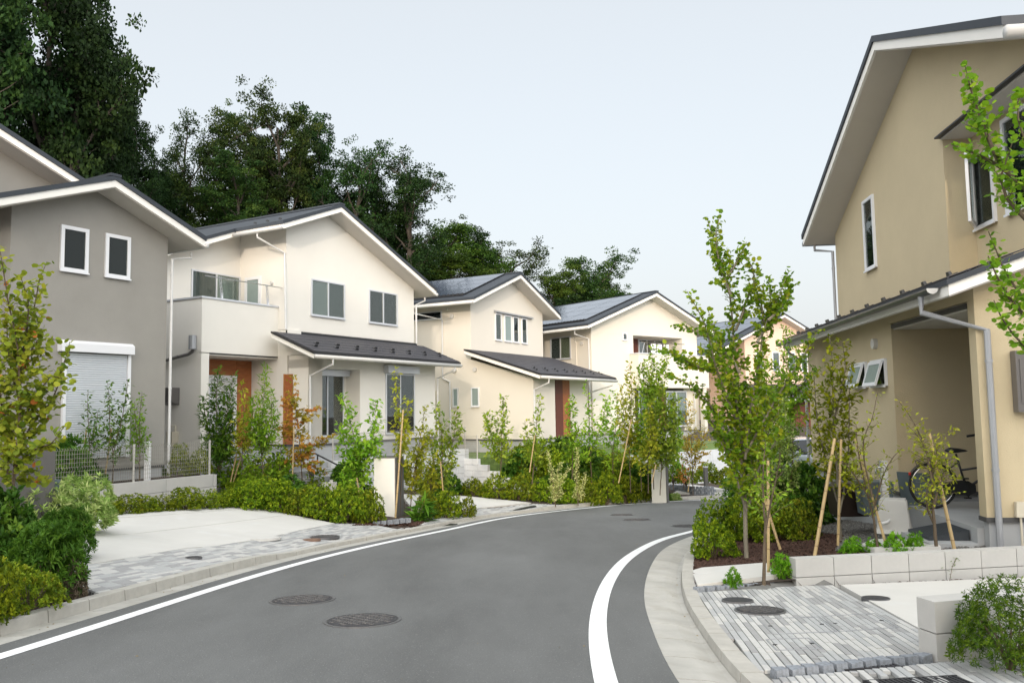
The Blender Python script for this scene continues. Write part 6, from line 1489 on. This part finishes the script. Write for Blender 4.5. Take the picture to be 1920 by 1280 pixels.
sap('shrub_tree', 'wispy twiggy sapling with yellowing leaves in front of the bicycle', (1757, 1034), [[(1757, 1034), (1750, 950), (1748, 870), (1722, 800), (1690, 755)], [(1750, 950), (1772, 880), (1790, 860)], [(1749, 900), (1735, 830), (1700, 790)], [(1752, 980), (1735, 940), (1742, 900)], [(1749, 890), (1765, 830), (1790, 800)]], 'yellowg', r=.022, st=.3, seed=6, size=.048, twig=.30, gap=.07, leaf_gap=.05, tint1=.9)
sap('young_tree', 'slender brown stem beside the upright bamboo stake at the slab', (1432, 1090), [[(1432, 1090), (1436, 990), (1432, 900), (1440, 820)], [(1434, 1000), (1455, 900), (1462, 850)]], 'light', r=.02, st=.45, seed=7, size=.05, twig=.35, gap=.10, leaf_gap=.06)
sap('variegated_tree', 'dense variegated column of small leaves behind the bamboo stake', (1465, 1000), [[(1465, 1000), (1462, 900), (1465, 820), (1470, 745)], [(1462, 980), (1445, 880), (1440, 790)], [(1464, 980), (1485, 880), (1482, 790)], [(1462, 980), (1425, 900), (1420, 830)]], 'vari', r=.02, st=.1, seed=8, size=.05, twig=.30, gap=.045, leaf_gap=.03, sub=2)
sap('ash_tree', 'airy light green sapling in front of the farthest house', (1468, 950), [[(1468, 950), (1462, 800), (1470, 680), (1478, 615)], [(1464, 830), (1490, 720), (1515, 640)], [(1465, 850), (1440, 740), (1430, 660)], [(1466, 780), (1500, 720), (1530, 690)]], 'light', depth=16.5, r=.02, st=.2, seed=9, size=.075, twig=.6, gap=.08, leaf_gap=.045, shape='kite')
sap('ash_tree', 'light green sapling just left of the variegated column', (1430, 960), [[(1430, 960), (1425, 850), (1418, 760), (1425, 690)], [(1426, 870), (1400, 800), (1395, 740)], [(1427, 850), (1450, 780), (1450, 720)]], 'light', depth=15, r=.018, st=.12, seed=10, size=.065, twig=.5, gap=.06, leaf_gap=.04)
# middle bank
def S3(i, lab, base, stems, kind, depth, **kw): sap('young_tree', lab, base, stems, kind, depth=depth, seed=20 + i, **{**dict(r=.016, st=.2, size=.115, twig=.46, gap=.10, leaf_gap=.05), **kw})
S3(0, 'tall sapling with fluffy light crown before the balcony of the farther house', (1226, 915), [[(1226, 915), (1224, 800), (1222, 700), (1226, 650)], [(1225, 800), (1240, 720), (1250, 665)], [(1224, 780), (1208, 720), (1205, 680)]], 'light', 26, st=.35, twig=.5, gap=.09)
S3(1, 'narrow sapling left of the fluffy crowned one', (1182, 920), [[(1182, 920), (1180, 800), (1183, 740), (1180, 680)], [(1181, 850), (1168, 770), (1165, 720)]], 'yellowg', 25.5, twig=.4)
S3(2, 'upright olive sapling beside the far gate pillar', (1238, 925), [[(1238, 925), (1242, 850), (1246, 790), (1240, 720)], [(1240, 880), (1262, 810), (1265, 740)], [(1238, 860), (1225, 790), (1222, 750)]], 'olive', 25, twig=.55, gap=.08)
S3(3, 'thin airy sapling before the wooden door of the middle house', (1110, 905), [[(1110, 905), (1106, 830), (1104, 760), (1095, 715)], [(1107, 850), (1128, 790), (1135, 740)]], 'light', 26.5, gap=.14)
S3(4, 'orange tinted sapling right of the far gate pillar', (1299, 925), [[(1299, 925), (1297, 860), (1293, 800), (1290, 750)], [(1298, 880), (1315, 830), (1322, 800)], [(1297, 870), (1282, 820)]], 'orange', 27.5, tint1=.6, twig=.6, gap=.10, size=.08)
S3(5, 'leafy green sapling at the left end of the bank, before the cream wall', (938, 900), [[(938, 900), (940, 830), (942, 780), (944, 745)], [(939, 870), (920, 820), (912, 775)]], 'olive', 25.5, twig=.5, gap=.09)
S3(6, 'brownish sapling with two crossed stakes in the bank', (998, 905), [[(998, 905), (1003, 840), (1006, 780), (1012, 740)], [(1000, 870), (988, 820), (985, 790)]], 'olive', 25, twig=.36, gap=.13)
S3(7, 'airy sapling between the middle and farther houses', (1150, 915), [[(1150, 915), (1152, 830), (1158, 770), (1150, 730)], [(1151, 850), (1138, 800), (1140, 760)]], 'light', 27, gap=.16)
S3(8, 'small pale yellow variegated shrub, larger of the two in the bank', (1042, 947), [[(1042, 947), (1038, 910), (1032, 870), (1028, 845)], [(1042, 940), (1052, 900), (1068, 872)], [(1042, 935), (1045, 890), (1050, 870)]], 'pale', 22.6, twig=.20, gap=.035, leaf_gap=.03, st=.08, size=.05)
S3(9, 'narrow pale yellow variegated shrub, right one of the two in the bank', (1084, 945), [[(1084, 945), (1082, 890), (1083, 838)], [(1084, 940), (1094, 905), (1098, 885)]], 'pale', 23, twig=.17, gap=.035, leaf_gap=.03, st=.08, size=.05)
S3(10, 'fiery little maple sapling before the white retaining wall', (1282, 915), [[(1282, 915), (1280, 880), (1282, 860)]], 'orange', 28.5, tint0=.6, twig=.3, gap=.12, size=.08)
# left yard
def S4(i, lab, base, stems, kind, depth=None, **kw): sap('young_tree', lab, base, stems, kind, depth=depth, seed=40 + i, **{**dict(r=.015, st=.2, size=.10, twig=.40, gap=.085, leaf_gap=.045), **kw})
S4(0, 'bushy light green tree standing left of the white gate pillar', (674, 955), [[(674, 955), (668, 860), (660, 800), (640, 735)], [(672, 900), (700, 820), (705, 745)], [(670, 880), (690, 830), (715, 860)], [(670, 890), (645, 830), (640, 790)], [(672, 920), (650, 890), (640, 880)]], 'light', 19.2, st=.12, twig=.45, gap=.08)
S4(1, 'thin yellow green sapling tied to bamboo before the pillar', (750, 975), [[(750, 975), (752, 870), (748, 780), (740, 690)], [(751, 860), (765, 790), (772, 745)]], 'yellowg', 19.3, st=.35, twig=.3)
S4(2, 'yellowish sapling just right of the white gate pillar', (768, 975), [[(768, 975), (774, 900), (786, 830), (796, 760)], [(772, 920), (785, 860), (810, 810)]], 'yellowg', 20, st=.2, twig=.34)
S4(3, 'olive sapling on the planted island, before the side wall of the middle house', (833, 968), [[(833, 968), (831, 870), (826, 800), (815, 755)], [(832, 900), (848, 830), (856, 765)], [(832, 920), (815, 860), (805, 800)]], 'olive', 21, twig=.42, gap=.09)
S4(4, 'japanese maple with orange and green layered leaves before the brown slit window', (566, 915), [[(566, 915), (562, 830), (552, 760), (548, 705)], [(563, 860), (590, 835), (625, 812)], [(560, 800), (580, 770), (600, 765)], [(562, 870), (600, 880), (612, 890)], [(560, 820), (530, 800), (520, 800)], [(556, 770), (532, 745)], [(563, 850), (535, 870), (520, 865)]], 'orange', 20.5, shape='star', twig=.42, gap=.09, leaf_gap=.045, up=.15, curl=.5, size=.085, tmix=.7, tint1=.78)
S4(5, 'tall narrow bright green tree left of the brown slit window', (493, 900), [[(493, 900), (491, 830), (494, 760), (498, 682)], [(492, 850), (475, 790), (478, 740)], [(492, 850), (510, 790), (508, 735)]], 'light', 20, shape='long', size=.13, twig=.36, gap=.07, st=.18)
S4(6, 'dense dark green multi-stem tree before the porch of the largest house', (410, 880), [[(410, 880), (406, 790), (405, 740), (410, 688)], [(412, 880), (425, 780), (436, 705)], [(410, 880), (392, 800), (384, 745)], [(414, 880), (430, 820), (440, 770)]], 'dark', 20.3, shape='long', size=.13, twig=.36, gap=.055, tint0=.3, st=.15)
S4(7, 'yellow green sapling between the dark tree and the bright narrow one', (455, 890), [[(455, 890), (458, 800), (460, 760), (455, 720)], [(456, 850), (468, 800), (472, 770)]], 'yellowg', 20.2, shape='long', size=.12, twig=.36, gap=.09)
S4(8, 'leafy low shrub behind the end post of the mesh fence', (430, 925), [[(430, 925), (432, 880), (425, 840)], [(432, 920), (455, 870), (462, 840)], [(430, 920), (412, 890), (405, 870)], [(432, 920), (470, 890), (490, 880)]], 'light', 20.6, st=.1, twig=.35, gap=.06, size=.10)
S4(9, 'wispy sapling before the left half of the white shutter', (165, 905), [[(165, 905), (168, 840), (163, 780), (162, 738)], [(167, 850), (178, 800), (182, 770)]], 'dark', 16.4, tint0=.3, size=.075, twig=.30, gap=.08, leaf_gap=.045)
S4(10, 'wispy sapling before the right half of the white shutter, tied to bamboo', (211, 905), [[(211, 905), (213, 840), (208, 780), (205, 715)], [(212, 850), (228, 780), (240, 712)]], 'dark', 16.8, tint0=.3, size=.075, twig=.30, gap=.07, leaf_gap=.045)
S4(11, 'wispy sapling right of the white shutter', (262, 900), [[(262, 900), (262, 840), (263, 780), (268, 735)], [(262, 860), (255, 800), (252, 750)]], 'light', 17.4, tint1=.6, size=.07, twig=.30, gap=.07, leaf_gap=.045)
S4(12, 'small rosette shrub with reddish tips behind the maple', (590, 925), [[(590, 925), (600, 890), (612, 885)], [(590, 925), (580, 890)]], 'olive', 20.6, twig=.25, gap=.06, st=.1)
S4(13, 'upright spiky green grass plant at the kerb beside the pillar', (786, 982), [[(786, 982), (790, 955), (795, 940)], [(786, 982), (780, 960)], [(786, 982), (798, 965)]], 'fern', 18.8, shape='long', size=.30, twig=.08, gap=.04, st=.05)
mound(645, 905, 80, 45, 'dark', 'dark rounded bush behind the light green tree', None, depth=20.8, name='shrub')
mound(745, 900, 60, 45, 'azalea', 'small azalea seen behind the white gate pillar', None, depth=22.5)
mound(485, 915, 90, 60, 'azred', 'brownish bush beside the entrance steps', None, depth=21)
# bamboo stakes
def stake(label, a, b_, d0, d1=None, r=.018):
    p0, p1 = Vector(at(*a, d0)), Vector(at(*b_, d1 or d0)); L = (p1 - p0).length; root = empty('bamboo_stake', p0, 0, label, 'bamboo stake', 'bamboo stakes holding the young trees')
    mb = MB(); mb.tube([(0, 0, 0), tuple((p1 - p0) * .5), tuple(p1 - p0)], [r, r * .93, r * .85], 8); mb.build('cane', M['bamboo'], root)
    nb = MB(); k = int(L / .24); u = (p1 - p0).normalized()
    for i in range(k): c = u * (i + .6) * .24; rr_ = r * (1 - .15 * i / max(k, 1)) * 1.10; nb.tube([tuple(c), tuple(c + u * .008)], rr_, 8)
    nb.build('cane_joint', M['node'], root)['kind'] = 'stuff'
stake('thick bamboo stake leaning right, tallest one behind the long block wall', (1527, 1045), (1565, 822), 10.6, 10.9, .024)
stake('upright bamboo stake standing at the front of the right bed', (1441, 1095), (1440, 863), 9.3, 9.35)
stake('bamboo stake crossing the heart-leaved tree from upper left to lower right', (1463, 1030), (1372, 738), 11.6, 12.2, .020)
stake('thin upright bamboo stake beside the green-leaved evergreen', (1571, 1022), (1577, 823), 10.9)
stake('bamboo stake leaning left before the grey bin', (1666, 1036), (1603, 822), 10.3, 10.6, .018)
stake('bamboo stake leaning left in front of the bicycle', (1791, 1036), (1742, 812), 9.9, 10.1, .022)
stake('bamboo stake before the white gate pillar', (741, 977), (756, 768), 18.9, 19.2, .022)
stake('short bamboo stake inside the light green tree by the pillar', (675, 935), (669, 895), 18.9)
stake('bamboo stake of the olive sapling on the island', (833, 950), (826, 865), 20.6)
stake('bamboo stake under the left wispy sapling', (152, 905), (162, 805), 16.7)
stake('bamboo stake under the wispy sapling at the shutter middle', (197, 895), (209, 803), 17.0)
stake('bamboo stake beside the wispy sapling right of the shutter', (253, 905), (257, 810), 18)
stake('pale bamboo stake left of the maple stem', (548, 910), (551, 800), 20)
stake('pair-stake bamboo leaning behind the mesh fence end', (432, 905), (444, 850), 20.3)
stake('second pair-stake bamboo beside the mesh fence end', (437, 905), (452, 855), 20.4)
stake('bamboo stake leaning right in the far bank', (1160, 905), (1184, 785), 24.5)
stake('bamboo stake of the brownish sapling, left leg', (993, 885), (1003, 815), 24.5)
stake('bamboo stake by the orange tinted sapling', (1290, 922), (1294, 890), 26.5)
stake('slanted bamboo stake by the far gate pillar', (1222, 905), (1230, 870), 24)
# grass blades on the lawns are left to relief; one weed at the block wall
S4(20, 'single thin weed growing up in front of the long block wall', (1780, 1088), [[(1780, 1088), (1788, 1060), (1798, 1040)]], 'olive', 9.1, r=.003, twig=.10, gap=.07, size=.03, leaf_gap=.05, tint1=.3)

S3(11, 'light green sapling between the fluffy crowned one and the narrow one', (1203, 918), [[(1203, 918), (1202, 830), (1206, 770), (1204, 725)], [(1202, 850), (1192, 800)], [(1202, 860), (1215, 800)]], 'light', 25.8, twig=.5)
S3(12, 'yellow green sapling just left of the olive one at the far gate pillar', (1215, 922), [[(1215, 922), (1214, 860), (1218, 800), (1214, 760)], [(1214, 870), (1226, 820)]], 'yellowg', 24.8, twig=.5)
S3(13, 'light sapling against the right corner post of the farther house', (1262, 915), [[(1262, 915), (1260, 850), (1264, 800), (1262, 760)], [(1261, 860), (1275, 810)]], 'light', 27, twig=.45)
S3(14, 'light green sapling before the downpipe of the middle house', (1072, 905), [[(1072, 905), (1074, 840), (1070, 790), (1074, 745)], [(1073, 850), (1085, 800)]], 'light', 26, twig=.45)
S4(21, 'leafy green shrub tree between the porch trees and the maple', (525, 915), [[(525, 915), (523, 870), (527, 835)], [(524, 905), (540, 870)], [(524, 905), (510, 865)]], 'light', 20.2, twig=.4, gap=.06, st=.1)
S4(22, 'feathery green shoots right of the mesh fence end post', (468, 925), [[(468, 925), (470, 885), (466, 855)], [(469, 915), (482, 880)]], 'light', 19.5, twig=.35, gap=.06, st=.1)
S4(23, 'thin light sapling right of the yellowish one by the white pillar', (808, 965), [[(808, 965), (806, 900), (812, 850)], [(807, 920), (798, 870)]], 'yellowg', 20.8, twig=.36)
